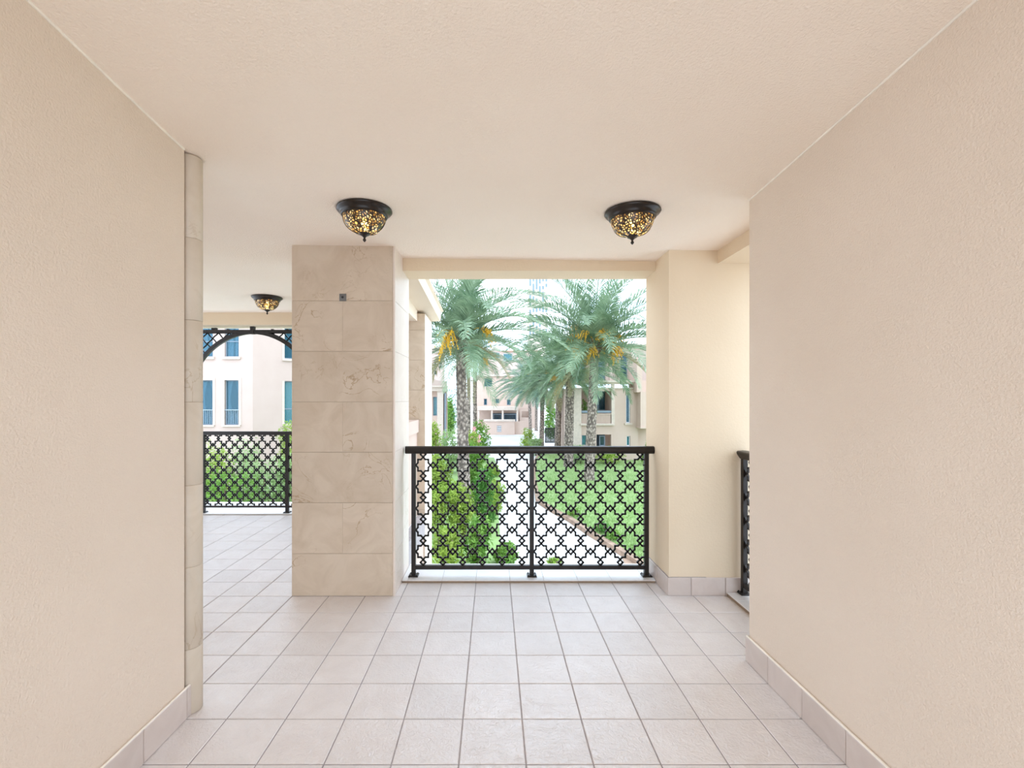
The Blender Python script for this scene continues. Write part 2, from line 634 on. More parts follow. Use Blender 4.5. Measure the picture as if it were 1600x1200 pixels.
# skirting tiles
def skirt_piece(parent, x0, x1, y0, y1, axis, sign, hgt=0.152):
    mb = MB()
    mb.slab(x0, x1, y0, y1, 0.001, hgt, 0.003, axis, sign)
    mb.build('skirting_tile', M['skirt'], parent)

g = 0.002
mb = MB()
mb.box(XL - 0.005, XL + 0.008, YBACK, YL + 0.03, 0, 0.148)
bl = struct('baseboard_left', mb, M['grout'])
edges = [GY - S * 5 + 0.0 - S * k for k in range(0, 18)]      # joints share the floor's rows
edges = [YL + 0.045] + [e for e in edges if e < YL + 0.02]
for a, b in zip(edges[:-1], edges[1:]):
    skirt_piece(bl, XL - 0.004, XL + 0.014, b + g, a - g, 'x', 1)
cap = MB()
cap.tube([(XL + 0.008, YBACK, 0.153), (XL + 0.008, YL + 0.04, 0.153)], 0.005, 6)
cap.build('sealant_bead', M['trimline'], bl)

mb = MB()
mb.box(XR - 0.010, XR + 0.005, YBACK, YR, 0, 0.148)
br_ = struct('baseboard_right', mb, M['grout'])
edges = [YR + 0.016] + [GY - S * 4 - S * k - 0.003 for k in range(0, 19)]
for a, b in zip(edges[:-1], edges[1:]):
    skirt_piece(br_, XR - 0.018, XR + 0.004, b + g, a - g, 'x', -1)
cap = MB()
cap.tube([(XR - 0.010, YBACK, 0.153), (XR - 0.010, YR + 0.01, 0.153)], 0.006, 6)
cap.build('sealant_bead', M['trimline'], br_)
skirt_piece(br_, XR, XR + 0.7, YR, YR + 0.016, 'y', 1)

# round marble shaft on the end of the left wall
ccx, ccy, cr = XL - 0.024, YL + 0.078, 0.060
mb = MB()
mb.lathe([(cr - 0.004, 0.0), (cr - 0.004, zc(ccx, ccy) - 0.004)], (ccx, ccy, 0), 36)
col = struct('column', mb, M['joint'])
zj = [0.002, 0.33, 0.744, 1.158, 1.58, 1.995, 2.41, zc(ccx, ccy) - 0.006]
for a, b in zip(zj[:-1], zj[1:]):
    d = MB()
    d.lathe([(cr - 0.002, a + 0.0006), (cr, a + 0.003), (cr, b - 0.003), (cr - 0.002, b - 0.0006)], (ccx, ccy, 0), 40)
    d.build('drum', M['marble_shaft'], col, True)
mb = MB()
mb.box(XL - 0.2, XL - 0.055, YL, YL + 0.12, 0, 2.9)
struct('wall_left_return', mb, M['wall'])

# marble pillar
mb = MB()
mb.box(PX0 + 0.012, PX1 - 0.012, PY0 + 0.012, PY1 - 0.003, 0, 2.9)
pil = struct('pillar', mb, M['joint'])
zj = [0.0] + [Z_at(y, PY0) for y in (865, 785.5, 706.5, 628, 549, 470)] + [2.845]
xm = X_at(535.5, PY0)
EB = 0.018                                # narrow edge bead at the right front corner
for k in range(7):
    a, b = zj[k] + 0.0008, zj[k + 1] - 0.0008
    cuts = [PX0, xm, PX1 - EB] if k % 2 == 1 else [PX0, PX1 - EB]
    for c, d in zip(cuts[:-1], cuts[1:]):
        m = MB()
        m.slab(c + 0.0003, d - 0.0003, PY0, PY0 + 0.02, a, b, 0.0011, 'y', -1)
        m.build('stone_slab', M['marble'], pil)
    m = MB()
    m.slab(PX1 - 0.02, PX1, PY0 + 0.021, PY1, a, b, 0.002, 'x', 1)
    m.build('stone_slab', M['marble_lit'], pil)
    m = MB()
    m.slab(PX0, PX0 + 0.02, PY0 + 0.021, PY1, a, b, 0.002, 'x', -1)
    m.build('stone_slab', M['marble'], pil)
m = MB()
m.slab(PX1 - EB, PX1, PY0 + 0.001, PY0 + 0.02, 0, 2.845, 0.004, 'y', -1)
m.build('edge_strip', M['marble_lit'], pil)

# right pilaster
mb = MB()
mb.box(QX0, 2.6, QY0, QY1, -0.01, 3.46)
struct('wall_far_right', mb, M['pilaster'])
mb = MB()
mb.box(QX0 - 0.008, QX0 + 0.3, QY0 - 0.008, 4.5, 0, 0.148)
bf = struct('baseboard_far_right', mb, M['grout'])
xe = [QX0 - 0.015, X_at(1079, QY0), X_at(1132.5, QY0), 2.19]
for a, b in zip(xe[:-1], xe[1:]):
    skirt_piece(bf, a + g, b - g, QY0 - 0.015, QY0 - 0.002, 'y', -1, 0.146)
ye = [QY0 - 0.015, 4.13, 4.44]
for a, b in zip(ye[:-1], ye[1:]):
    skirt_piece(bf, QX0 - 0.015, QX0 - 0.002, a + g, b - g, 'x', -1, 0.146)

# beams
mb = MB()
mb.box(PX1 - 0.01, QX0 + 0.01, 4.19, 4.49, 2.717, 3.46)
struct('beam_front', mb, M['pilaster'])
mb = MB()
mb.box(1.821, 2.3, YR - 0.01, QY0 + 0.01, 2.692, 3.46)
struct('beam_right', mb, M['pilaster'])
mb = MB()
mb.box(-6.6, -0.95, 6.90, 7.28, 2.659, 3.46)
struct('beam_terrace', mb, M['pilaster'])

# kerbs under the railings
def curb(name, x0, x1, y0, y1, h, cuts_x=None, cuts_y=None):
    mb = MB()
    mb.box(x0 + 0.004, x1 - 0.004, y0 + 0.004, y1, 0, h - 0.006)
    o = struct(name, mb, M['curbedge'])
    xs = cuts_x or [x0, x1]
    ys = cuts_y or [y0, y1]
    for a, b in zip(xs[:-1], xs[1:]):
        for c, d in zip(ys[:-1], ys[1:]):
            m = MB()
            m.slab(a + 0.001, b - 0.001, c + 0.001, d - 0.001, h - 0.007, h, 0.002)
            m.build('kerb_tile', M['curbtile'], o)
    return o
curb('curb_front', PX1 + 0.002, QX0 - 0.016, 4.13, 4.55, CURB_H, [PX1 + 0.002] + [GX + S * k for k in range(-2, 6)] + [QX0 - 0.016])
curb('curb_right', 1.884, 2.25, YR + 0.02, QY0 - 0.017, 0.03, None, [YR + 0.02, 3.1, 3.4, 3.7, QY0 - 0.017])
curb('curb_terrace', -6.5, -1.0, 6.54, 7.3, 0.014, [-6.5 + 0.55 * k for k in range(11)])

# terrace corner: pier, parapet, beam and eave on the garden side
def slabs_pier(name, x0, x1, y0, y1, zb, zt):
    mb = MB()
    mb.box(x0 + 0.01, x1 - 0.01, y0 + 0.01, y1 - 0.01, zb, zt)
    o = struct(name, mb, M['joint'])
    z = zb
    k = 0
    while z < zt - 0.02:
        z2 = min(z + 0.41, zt)
        m = MB()
        m.slab(x0, x1, y0, y0 + 0.02, z + 0.001, z2 - 0.001, 0.002, 'y', -1)
        m.build('stone_slab', M['marble'], o)
        m = MB()
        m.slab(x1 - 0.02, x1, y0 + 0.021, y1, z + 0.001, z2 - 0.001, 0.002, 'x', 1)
        m.build('stone_slab', M['marble_lit'], o)
        z = z2
        k += 1
    return o
slabs_pier('pillar_terrace', -1.75, -0.938, 6.54, 7.26, -2.8, 2.76)
mb = MB()
mb.box(-1.22, -1.045, PY1, 6.54, -0.3, 1.14)
mb.box(-1.25, -1.02, PY1, 6.53, 1.135, 1.305)
struct('wall_parapet', mb, M['outwall'])
mb = MB()
mb.box(-1.30, -1.043, PY1, 6.54, 2.652, 3.46)
struct('beam_garden', mb, M['eave'])
mb = MB()          # eave with its fascia; it dips a little towards the far end
xo = -0.807
mb.prism([(-1.05, PY1, 2.87), (xo, PY1, 2.885), (xo, PY1, 3.06), (-1.05, PY1, 3.06)], (0, 0, 0.0001))
mb = MB()
y0, y1 = PY1, 7.27
za, zb_ = 2.905, 2.770
vs = []
for (y, z) in ((y0, za), (y1, zb_)):
    vs += [(-1.06, y, z - 0.01), (xo, y, z), (xo + 0.012, y, z + 0.135), (xo + 0.05, y, z + 0.150), (-1.06, y, z + 0.19)]
mb.add(vs, [(0, 1, 2, 3, 4), (9, 8, 7, 6, 5), (0, 5, 6, 1), (1, 6, 7, 2), (2, 7, 8, 3), (3, 8, 9, 4), (4, 9, 5, 0)])
struct('roof_eave', mb, M['eave'])
# storey below
mb = MB()
mb.box(-6.5, -0.96, 0.5, 7.2, -2.8, -0.30)
struct('wall_lower_storey', mb, M['outwall'])

# ------------------------------------------------------------------ ground
GZ = -2.8
EY = H - GZ
def G(px, py):
    Y = EY * F / (py - VY)
    return Vector((X_at(px, Y), Y, GZ))
mb = MB()
mb.box(-120, 120, -40, 400, GZ - 0.3, GZ)
struct('ground', mb, M['paving'])

# ------------------------------------------------------------------ railings
def octagram(c, ru, rv):
    pts = []
    for k in range(16):
        a = k * PI / 8
        r = 1.0 if k % 2 == 0 else 0.765
        pts.append((c[0] + ru * r * math.cos(a), c[1] + rv * r * math.sin(a)))
    return [(pts[k], pts[(k + 1) % 16]) for k in range(16)]

def diamond(c, du, dv):
    pts = [(c[0] + du, c[1]), (c[0], c[1] + dv), (c[0] - du, c[1]), (c[0], c[1] - dv)]
    return [(pts[k], pts[(k + 1) % 4]) for k in range(4)]

def clip(seg, u0, u1, v0, v1):
    (ax, ay), (bx, by) = seg
    dx, dy = bx - ax, by - ay
    t0, t1 = 0.0, 1.0
    for p, q in ((-dx, ax - u0), (dx, u1 - ax), (-dy, ay - v0), (dy, v1 - ay)):
        if abs(p) < 1e-12:
            if q < 0:
                return None
            continue
        r = q / p
        if p < 0:
            t0 = max(t0, r)
        else:
            t1 = min(t1, r)
    if t0 >= t1:
        return None
    return ((ax + t0 * dx, ay + t0 * dy), (ax + t1 * dx, ay + t1 * dy))

def lattice_segments(uc, vc, a, b, u0, u1, v0, v1, R=0.372, dh=(0.112, 0.125), dv=(0.125, 0.112)):
    """welded stars on a grid with a small lozenge between every two"""
    segs = []
    i0, i1 = math.floor((u0 - uc) / a) - 1, math.ceil((u1 - uc) / a) + 1
    j0, j1 = math.floor((v0 - vc) / b) - 1, math.ceil((v1 - vc) / b) + 1
    for i in range(i0, i1 + 1):
        for j in range(j0, j1 + 1):
            c = (uc + i * a, vc + j * b)
            segs += octagram(c, R * a, R * b)
            segs += diamond((c[0] + a / 2, c[1]), dh[0] * a + 0.002, dh[1] * b + 0.002)
            segs += diamond((c[0], c[1] + b / 2), dv[0] * a + 0.002, dv[1] * b + 0.002)
    return [s for s in (clip(s, u0, u1, v0, v1) for s in segs) if s]

def lattice_part(segs, to3, n, wd, dp, parent, mat='bronze'):
    mb = MB()
    for p, q in segs:
        d = Vector((q[0] - p[0], q[1] - p[1]))
        if d.length < 1e-5:
            continue
        d = d.normalized() * (wd * 0.35)
        mb.bar(to3(p[0] - d.x, p[1] - d.y), to3(q[0] + d.x, q[1] + d.y), wd, dp, n)
    return mb.build('lattice_panel', M[mat], parent)

def handrail_profile(w_, h_):
    # flat-bottomed oval
    pts = []
    for k in range(14):
        a = 2 * PI * k / 14
        x = math.cos(a)
        z = math.sin(a)
        x = math.copysign(abs(x) ** 0.75, x)
        z = math.copysign(abs(z) ** 0.75, z)
        pts.append((x * w_ / 2, z * h_ / 2))
    return pts

def rail_post(parent, x, y, z0, z1, wx, wy, foot):
    m = MB()
    m.box(x - wx / 2, x + wx / 2, y - wy / 2, y + wy / 2, z0, z1)
    p = m.build('post', M['bronze'], parent)
    f = MB()
    f.slab(x - foot / 2, x + foot / 2, y - foot / 2, y + foot / 2, z0, z0 + 0.011, 0.004)
    for sx in (-1, 1):
        for sy in (-1, 1):
            f.lathe([(0.006, 0.011), (0.006, 0.016), (0.003, 0.018)], (x + sx * foot * 0.36, y + sy * foot * 0.36, z0), 8)
    f.build('foot_plate', M['bronze'], p)
    return p

# front railing
RY = 4.24
rail = thing('railing', 'black metal star lattice railing between the marble pillar and beige pilaster, overlooking the garden path', 'railing', (0.32, RY, CURB_H))
zt, zb1 = Z_at(697, RY), Z_at(709, RY)
m = MB()
prof = handrail_profile(0.066, zt - zb1)
zmid = (zt + zb1) / 2
xa, xb = X_at(633.5, RY), X_at(1024.5, RY)
rings = [(xa, 0.93), (xa + 0.004, 1.0), (xb - 0.022, 1.0), (xb - 0.010, 0.93), (xb - 0.003, 0.75), (xb, 0.45)]
vs, fs = [], []
for (x, s) in rings:
    vs += [(x, RY + p[0] * s, zmid + p[1] * s) for p in prof]
n = len(prof)
for i in range(len(rings) - 1):
    for k in range(n):
        j = (k + 1) % n
        fs.append((i * n + k, (i + 1) * n + k, (i + 1) * n + j, i * n + j))
fs += [tuple(range(n)), tuple(reversed([(len(rings) - 1) * n + k for k in range(n)]))]
m.add(vs, fs).build('handrail', M['bronze'], rail, True)
posts = [X_at(646.5, RY), X_at(830.8, RY), X_at(1009.7, RY)]
for x in posts:
    rail_post(rail, x, RY, CURB_H, zb1 + 0.012, 0.037, 0.037, 0.085)
zr0, zr1 = Z_at(889, RY), Z_at(883, RY)
for a, b in zip(posts[:-1], posts[1:]):
    m = MB()
    m.box(a + 0.017, b - 0.017, RY - 0.016, RY + 0.016, zr0, zr1)
    m.build('lower_bar', M['bronze'], rail)
ppx = RY / F
ac, bc = 30.85 * ppx, 33.72 * ppx
for (u0, u1, star) in ((posts[0] + 0.017, posts[1] - 0.017, 661.2), (posts[1] + 0.017, posts[2] - 0.017, 845.5)):
    sg = lattice_segments(X_at(star, RY), Z_at(726.8, RY), ac, bc, u0, u1, zr1 - 0.004, zb1 + 0.008)
    lattice_part(sg, lambda u, v: (u, RY, v), (0, 1, 0), 0.0142, 0.014, rail)
    # pins that hold the panel to the posts
    m = MB()
    for k in range(6):
        z = Z_at(726.8 + 33.72 * k - 0, RY)
        if z < zr1:
            continue
        for u in (u0, u1):
            m.box(u - 0.012, u + 0.012, RY - 0.006, RY + 0.006, z - 0.006, z + 0.006)
    m.build('fixing_pin', M['bronze'], rail)['kind'] = 'stuff'

# terrace railing
TY = 6.62
TZ = 0.014
rail2 = thing('railing', 'far black lattice railing with square posts at the terrace edge, under the arched screen', 'railing', (-3.4, TY, TZ))
zt, zb1 = Z_at(674, TY), Z_at(679.6, TY)
m = MB()
m.slab(-5.2, -1.76, TY - 0.03, TY + 0.03, zb1, zt, 0.008)
m.build('handrail', M['bronze'], rail2)
xs = [X_at(318, TY), X_at(449, TY)]
xs = [xs[0] - (xs[1] - xs[0])] + xs + [-1.80]
for x in xs:
    rail_post(rail2, x, TY, TZ, zb1 + 0.005, 0.042, 0.042, 0.085)
zr0, zr1 = Z_at(792.8, TY), Z_at(790, TY)
ppx = TY / F
for a, b in zip(xs[:-1], xs[1:]):
    m = MB()
    m.box(a + 0.02, b - 0.02, TY - 0.015, TY + 0.015, zr0, zr1)
    m.build('lower_bar', M['bronze'], rail2)
    sg = lattice_segments(X_at(341.3, TY), Z_at(695, TY), 17.1 * ppx, 19.6 * ppx, a + 0.02, b - 0.02, zr1 - 0.004, zb1 + 0.005, 0.40, (0.085, 0.10), (0.10, 0.085))
    lattice_part(sg, lambda u, v: (u, TY, v), (0, 1, 0), 0.0155, 0.014, rail2)

# side railing behind the right wall, running towards the camera
SX = 2.012
rail3 = thing('railing', 'black lattice railing seen edge-on in the side opening, half hidden by the right wall', 'railing', (SX, 3.83, 0.03))
zt, zb1 = 1.178, 1.112
pts = [(-0.042, 0.062), (-0.050, 0.054), (-0.046, 0.036), (-0.022, 0.0), (0.022, 0.0), (0.046, 0.036), (0.050, 0.054), (0.042, 0.062), (0.0, 0.066)]
m = MB()
m.prism([(SX + x, 2.93, zb1 + z) for x, z in pts], (0, 3.855 - 2.93, 0))
m.build('handrail', M['bronze'], rail3)
ys = [3.83, 2.98]
for y in ys:
    rail_post(rail3, SX, y, 0.03, zb1 + 0.005, 0.036, 0.04, 0.085)
m = MB()
m.box(SX - 0.016, SX + 0.016, 3.0, 3.81, 0.085, 0.12)
m.build('lower_bar', M['bronze'], rail3)
sg = lattice_segments(3.81 - 0.087, 1.0, 0.1743, 0.1905, 3.0, 3.81, 0.118, zb1 + 0.003)
lattice_part(sg, lambda u, v: (SX, u, v), (1, 0, 0), 0.0112, 0.016, rail3)

# arched screen over the terrace railing
AY = 7.08
acx = X_at(395, AY)
AR = 96.5 / F * AY
zbar1, zbar0 = Z_at(515.6, AY), Z_at(520.2, AY)
zap = Z_at(521.8, AY)
arch = thing('arch_screen', 'dark bronze arched screen with diamond lattice corners hung under the terrace beam', 'screen', (acx, AY, 1.6))
m = MB()
m.box(acx - AR - 0.12, acx + AR + 0.12, AY - 0.025, AY + 0.025, zbar0, zbar1)
m.build('top_bar', M['bronze'], arch)
def arch_z(u, off=0.0):
    r = AR + off
    t = max(0.0, 1 - (u / r) ** 2)
    return zap - AR * 1.05 * (1 - math.sqrt(t)) + off - 0.022 * abs(u) / AR + 0.0
m = MB()
N = 48
inn, outp = [], []
for k in range(N + 1):
    a = PI * k / N
    u = -math.cos(a) * AR
    z = zap - AR * 1.05 * (1 - math.sin(a)) - 0.03 * abs(math.cos(a)) * math.sin(a)
    inn.append((acx + u, z))
    nx_, nz_ = -math.cos(a), math.sin(a)
    outp.append((acx + u + nx_ * 0.055, z + nz_ * 0.055))
vs, fs = [], []
for (p, q) in zip(inn, outp):
    q = (q[0], min(q[1], zbar1 - 0.002))
    vs += [(p[0], AY - 0.022, p[1]), (q[0], AY - 0.022, q[1]), (q[0], AY + 0.022, q[1]), (p[0], AY + 0.022, p[1])]
for k in range(N):
    b0, b1 = 4 * k, 4 * (k + 1)
    for i in range(4):
        j = (i + 1) % 4
        fs.append((b0 + i, b0 + j, b1 + j, b1 + i))
fs += [(3, 2, 1, 0), (4 * N, 4 * N + 1, 4 * N + 2, 4 * N + 3)]
m.add(vs, fs).build('arch_band', M['bronze'], arch)
for sx in (-1, 1):
    m = MB()
    m.box(acx + sx * (AR + 0.09) - 0.03, acx + sx * (AR + 0.09) + 0.03, AY - 0.025, AY + 0.025, 0.02, zbar0)
    m.build('post', M['bronze'], arch)
m = MB()
m.box(acx - 0.028, acx + 0.028, AY - 0.03, AY + 0.03, zbar0 - 0.02, 2.66)
m.build('bracket', M['bronze'], arch)
for px in (333, 337.5, 357, 426, 450):
    m = MB()
    x = X_at(px, AY)
    m.box(x - 0.016, x + 0.016, AY - 0.02, AY + 0.02, zbar1 - 0.01, zbar1 + (0.03 if px < 340 else 0.012))
    m.build('bracket', M['bronze'], arch)
def inside_spandrel(u, v):
    if v > zbar0 + 0.01:
        return False
    du = abs(u - acx)
    if du > AR + 0.07:
        return False
    r = AR + 0.03
    if du < r:
        z = zap - AR * 1.05 * (1 - math.sqrt(max(0, 1 - (du / r) ** 2))) + 0.03
        return v > z
    return v > 1.0
for sx in (-1, 1):
    u0, u1 = (acx - AR - 0.07, acx - 0.2) if sx < 0 else (acx + 0.2, acx + AR + 0.07)
    segs = []
    pit_u, pit_v = 17.0 / F * AY, 17.5 / F * AY
    cu, cv = X_at(324, AY), zbar0
    for i in range(-14, 24):
        for j in range(-8, 3):
            c = (cu + i * pit_u, cv + j * pit_v)
            if not (u0 - 0.2 < c[0] < u1 + 0.2):
                continue
            # curved lozenges: four concave sides meeting at knots
            for (du, dv) in ((1, 1), (1, -1)):
                p0 = (c[0], c[1])
                p3 = (c[0] + du * pit_u / 2, c[1] + dv * pit_v / 2)
                prev = p0
                for s in range(1, 9):
                    t = s / 8
                    wob = math.sin(t * 2 * PI) * 0.002
                    q = (p0[0] + (p3[0] - p0[0]) * t - wob * dv, p0[1] + (p3[1] - p0[1]) * t + wob * du)
                    mid = ((prev[0] + q[0]) / 2, (prev[1] + q[1]) / 2)
                    if inside_spandrel(*mid) and u0 < mid[0] < u1:
                        segs.append((prev, q))
                    prev = q
            for (ou, ov) in ((pit_u / 2, pit_v / 2),):
                p0 = (c[0] + ou, c[1] + ov)
                for (du, dv) in ((1, 1), (1, -1)):
                    p3 = (p0[0] + du * pit_u / 2, p0[1] + dv * pit_v / 2)
                    prev = p0
                    for s in range(1, 9):
                        t = s / 8
                        wob = math.sin(t * 2 * PI) * 0.002
                        q = (p0[0] + (p3[0] - p0[0]) * t - wob * dv, p0[1] + (p3[1] - p0[1]) * t + wob * du)
                        mid = ((prev[0] + q[0]) / 2, (prev[1] + q[1]) / 2)
                        if inside_spandrel(*mid) and u0 < mid[0] < u1:
                            segs.append((prev, q))
                        prev = q
    # rim of the corner panel: along the bar and along the arch
    ua, ub = (acx - AR - 0.06, acx - 0.22) if sx < 0 else (acx + 0.22, acx + AR + 0.06)
    segs.append(((ua, zbar0 - 0.003), (ub, zbar0 - 0.003)))
    ue = ua if sx < 0 else ub
    segs.append(((ue, 1.1), (ue, zbar0)))
    for p, q in zip(outp[:-1], outp[1:]):
        if ua < p[0] < ub and ua < q[0] < ub and max(p[1], q[1]) < zbar0 + 0.035:
            segs.append((p, q))
    lattice_part(segs, lambda u, v: (u, AY, v), (0, 1, 0), 0.015, 0.014, arch)

# ------------------------------------------------------------------ ceiling lamps
def make_lamp(label):
    t = thing('ceiling_lamp', label, 'lamp', (0, 0, 0), 'dome lamps on the ceiling')
    fl_ = MB()
    fl_.lathe([(0.165, 0.0), (0.176, -0.004), (0.178, -0.012), (0.172, -0.020), (0.160, -0.028), (0.150, -0.036), (0.150, -0.044), (0.146, -0.050), (0.138, -0.054), (0.128, -0.054), (0.126, -0.03)], (0, 0, 0), 56)
    fl_.build('flange', M['lampmetal'], t, True, (0, 0, 0))
    prof = []
    RB, DB = 0.136, 0.112
    for k in range(15):
        a = PI / 2 * k / 14
        prof.append((max(0.02, RB * math.cos(a) ** 0.85), -0.050 - DB * math.sin(a)))
    b = MB()
    b.lathe(prof, (0, 0, 0), 56, cap=False)
    bowl = b.build('glass_bowl', M['mosaic'], t, True, (0, 0, 0))
    for k in range(8):
        a = 2 * PI * k / 8 + 0.12
        r = MB()
        r.tube([(q[0] * 1.008 * math.cos(a), q[0] * 1.008 * math.sin(a), q[1] - 0.0008) for q in prof], 0.0022, 5)
        r.build('rib', M['lampmetal'], bowl, True, (0, 0, 0))
    f = MB()
    f.lathe([(0.036, -0.156), (0.038, -0.162), (0.030, -0.170), (0.018, -0.176), (0.009, -0.184), (0.006, -0.190), (0.008, -0.195), (0.011, -0.201), (0.010, -0.206), (0.005, -0.212), (0.001, -0.216)], (0, 0, 0), 24)
    f.build('finial', M['lampmetal'], t, True, (0, 0, 0))
    bu = MB()
    bu.lathe([(0.004, -0.146), (0.014, -0.136), (0.021, -0.118), (0.022, -0.104), (0.017, -0.086), (0.012, -0.07), (0.012, -0.05)], (0, 0, 0), 16)
    bu.build('bulb', M['bulb'], t, True, (0, 0, 0))
    ld = bpy.data.lights.new('lamp_light', 'POINT')
    ld.energy = LAMP_POWER
    ld.color = (1.0, 0.78, 0.50)
    ld.shadow_soft_size = 0.03
    lo = bpy.data.objects.new('lamp_light', ld)
    C.objects.link(lo)
    lo.parent = t
    lo.location = (0, 0, -0.10)
    return t

lamp_labels = ['bronze dome ceiling lamp with amber mosaic glass, close in front of the marble pillar',
               'bronze dome ceiling lamp with amber mosaic glass, near the right corridor wall',
               'smallest bronze dome ceiling lamp, over the terrace left of the marble pillar']
lamp_pos = [(X_at(569.5, 3.10), 3.10), (X_at(988, 3.09), 3.09), (X_at(417.5, 5.84), 5.84)]
lamp0 = make_lamp(lamp_labels[0])
for k, (x, y) in enumerate(lamp_pos):
    t = lamp0 if k == 0 else copy_tree(lamp0)
    t['label'] = lamp_labels[k]
    t.location = (x, y, zc(x, y) + 0.001)

# small grey fixture on the pillar
fx = thing('wall_sensor', 'small square grey wall fixture with a dark round centre, high on the marble pillar', 'fixture', P(536, 465, PY0))
m = MB()
hw = 5.2 / F * PY0
m.slab(-hw, hw, -0.014, 0.002, -hw * 1.08, hw * 1.08, 0.004, 'y', -1)
m.build('plate', M['steel'], fx, False, (0, 0, 0))
m = MB()
m.lathe([(0.010, 0.0), (0.010, 0.003), (0.007, 0.006), (0.001, 0.007)], (0, 0, 0), 20)
o = m.build('lens', M['dark'], fx, True, (0, -0.013, 0))
o.rotation_euler = (PI / 2, 0, 0)

# ================================================================== outdoors
R = random.Random(11)

def rand_dir(rnd):
    while True:
        v = Vector((rnd.uniform(-1, 1), rnd.uniform(-1, 1), rnd.uniform(-1, 1)))
        if 0.05 < v.length < 1:
            return v.normalized()

def foliage(blobs, n, size, rnd, shell=0.55):
    """leaves scattered over the outer shell of a few rounded clumps"""
    mb = MB()
    wts = [b[3] * b[4] + b[4] * b[5] + b[3] * b[5] for b in blobs]
    vs, fs = [], []
    for _ in range(n):
        cx, cy, cz, rx, ry, rz = rnd.choices(blobs, wts)[0]
        d = rand_dir(rnd)
        r = (shell + (1 - shell) * rnd.random()) * (1 + 0.12 * math.sin(7 * d.x + 5 * d.z) + 0.1 * math.sin(11 * d.y - 4 * d.z))
        p = Vector((cx + d.x * rx * r, cy + d.y * ry * r, cz + d.z * rz * r))
        nrm = (d + rand_dir(rnd) * 0.9).normalized()
        t = nrm.cross(rand_dir(rnd)).normalized()
        b = nrm.cross(t)
        l = size * rnd.uniform(0.6, 1.3)
        wd = l * 0.42
        k = len(vs)
        vs += [p - t * l * 0.5, p + b * wd * 0.5, p + t * l * 0.5 - nrm * l * 0.12, p - b * wd * 0.5]
        fs.append((k, k + 1, k + 2, k + 3))
    mb.v, mb.f = [tuple(v) for v in vs], fs
    return mb

def shrub(name, label, cat, base, w_, h_, mat, n=1200, leaf=0.13, kind='bush', group=None, flowers=0):
    t = thing(name, label, cat, base, group)
    rnd = random.Random(int(base[0] * 131 + base[1] * 17) + n)
    blobs = []
    if kind == 'bush':
        for k in range(9):
            a = rnd.uniform(0, 2 * PI)
            q = rnd.uniform(0, 0.32)
            z = rnd.uniform(0.22, 0.78)
            blobs.append((math.cos(a) * q * w_, math.sin(a) * q * w_, z * h_, w_ * rnd.uniform(0.18, 0.3), w_ * rnd.uniform(0.18, 0.3), h_ * rnd.uniform(0.16, 0.24)))
        blobs.append((0, 0, h_ * 0.36, w_ * 0.42, w_ * 0.42, h_ * 0.36))
    elif kind == 'tall':
        for k in range(12):
            z = 0.12 + 0.8 * k / 11
            q = (1 - 0.55 * abs(z - 0.4) - 0.35 * max(0, z - 0.6))
            a = rnd.uniform(0, 2 * PI)
            blobs.append((math.cos(a) * 0.1 * w_, math.sin(a) * 0.1 * w_, z * h_, w_ * 0.45 * q, w_ * 0.45 * q, h_ * 0.10))
    elif kind == 'hedge':
        m = max(3, int(w_ / h_ * 2.5))
        for k in range(m):
            x = (k + 0.5) / m - 0.5
            blobs.append((x * w_, rnd.uniform(-0.1, 0.1), h_ * 0.5, w_ / m * 0.75, h_ * 0.4, h_ * rnd.uniform(0.46, 0.54)))
    f = foliage(blobs, n, leaf, rnd).build('foliage', M[mat], t, False, (0, 0, 0))
    f['kind'] = 'stuff'
    st = MB()
    for k in range(4 if kind != 'tall' else 1):
        a = k * 1.6 + 0.4
        e = 0.22 * w_ if kind != 'tall' else 0.02
        st.tube([(math.cos(a) * 0.04, math.sin(a) * 0.04, -0.03), (math.cos(a) * e * 0.5, math.sin(a) * e * 0.5, h_ * 0.35), (math.cos(a) * e, math.sin(a) * e, h_ * 0.65)], [0.035, 0.025, 0.012], 6)
    st.build('stems', M['stem'], t, True, (0, 0, 0))
    if flowers:
        fb = MB()
        for k in range(flowers):
            d = rand_dir(rnd)
            p = Vector((d.x * w_ * 0.45, -abs(d.y) * w_ * 0.45, h_ * (0.55 + 0.35 * d.z)))
            for q in range(5):
                a = q * 2 * PI / 5
                u = Vector((math.cos(a), -0.3, math.sin(a))) * 0.16
                v = Vector((-math.sin(a), 0, math.cos(a))) * 0.07
                fb.add([p, p + u * 0.6 + v, p + u, p + u * 0.6 - v], [(0, 1, 2, 3)])
        fo = fb.build('flowers', M['petal'], t, False, (0, 0, 0))
        fo['kind'] = 'stuff'
    return t

# ---- lawn, beds, path edge
edge_px = [(846, 706), (838, 722), (836, 745), (843, 785), (868, 801), (893, 814), (925, 836), (957, 855), (985, 872), (1030, 900)]
edge = [G(*q) for q in edge_px]
mb = MB()
poly = [(v.x, v.y, GZ) for v in edge] + [(16, 10.0, GZ), (40, 14, GZ), (40, 41, GZ)]
mb.prism(list(reversed(poly)), (0, 0, 0.12))
struct('lawn', mb, M['lawn'])
mb = MB()
vs, fs = [], []
for v in edge:
    vs += [(v.x - 0.16, v.y - 0.05, GZ), (v.x - 0.16, v.y - 0.05, GZ + 0.15), (v.x + 0.02, v.y, GZ + 0.15), (v.x + 0.02, v.y, GZ)]
for k in range(len(edge) - 1):
    for i in range(4):
        j = (i + 1) % 4
        fs.append((4 * k + i, 4 * k + j, 4 * k + 4 + j, 4 * k + 4 + i))
mb.add(vs, fs)
struct('lawn_kerb', mb, M['soil'])
mb = MB()
vs, fs = [], []
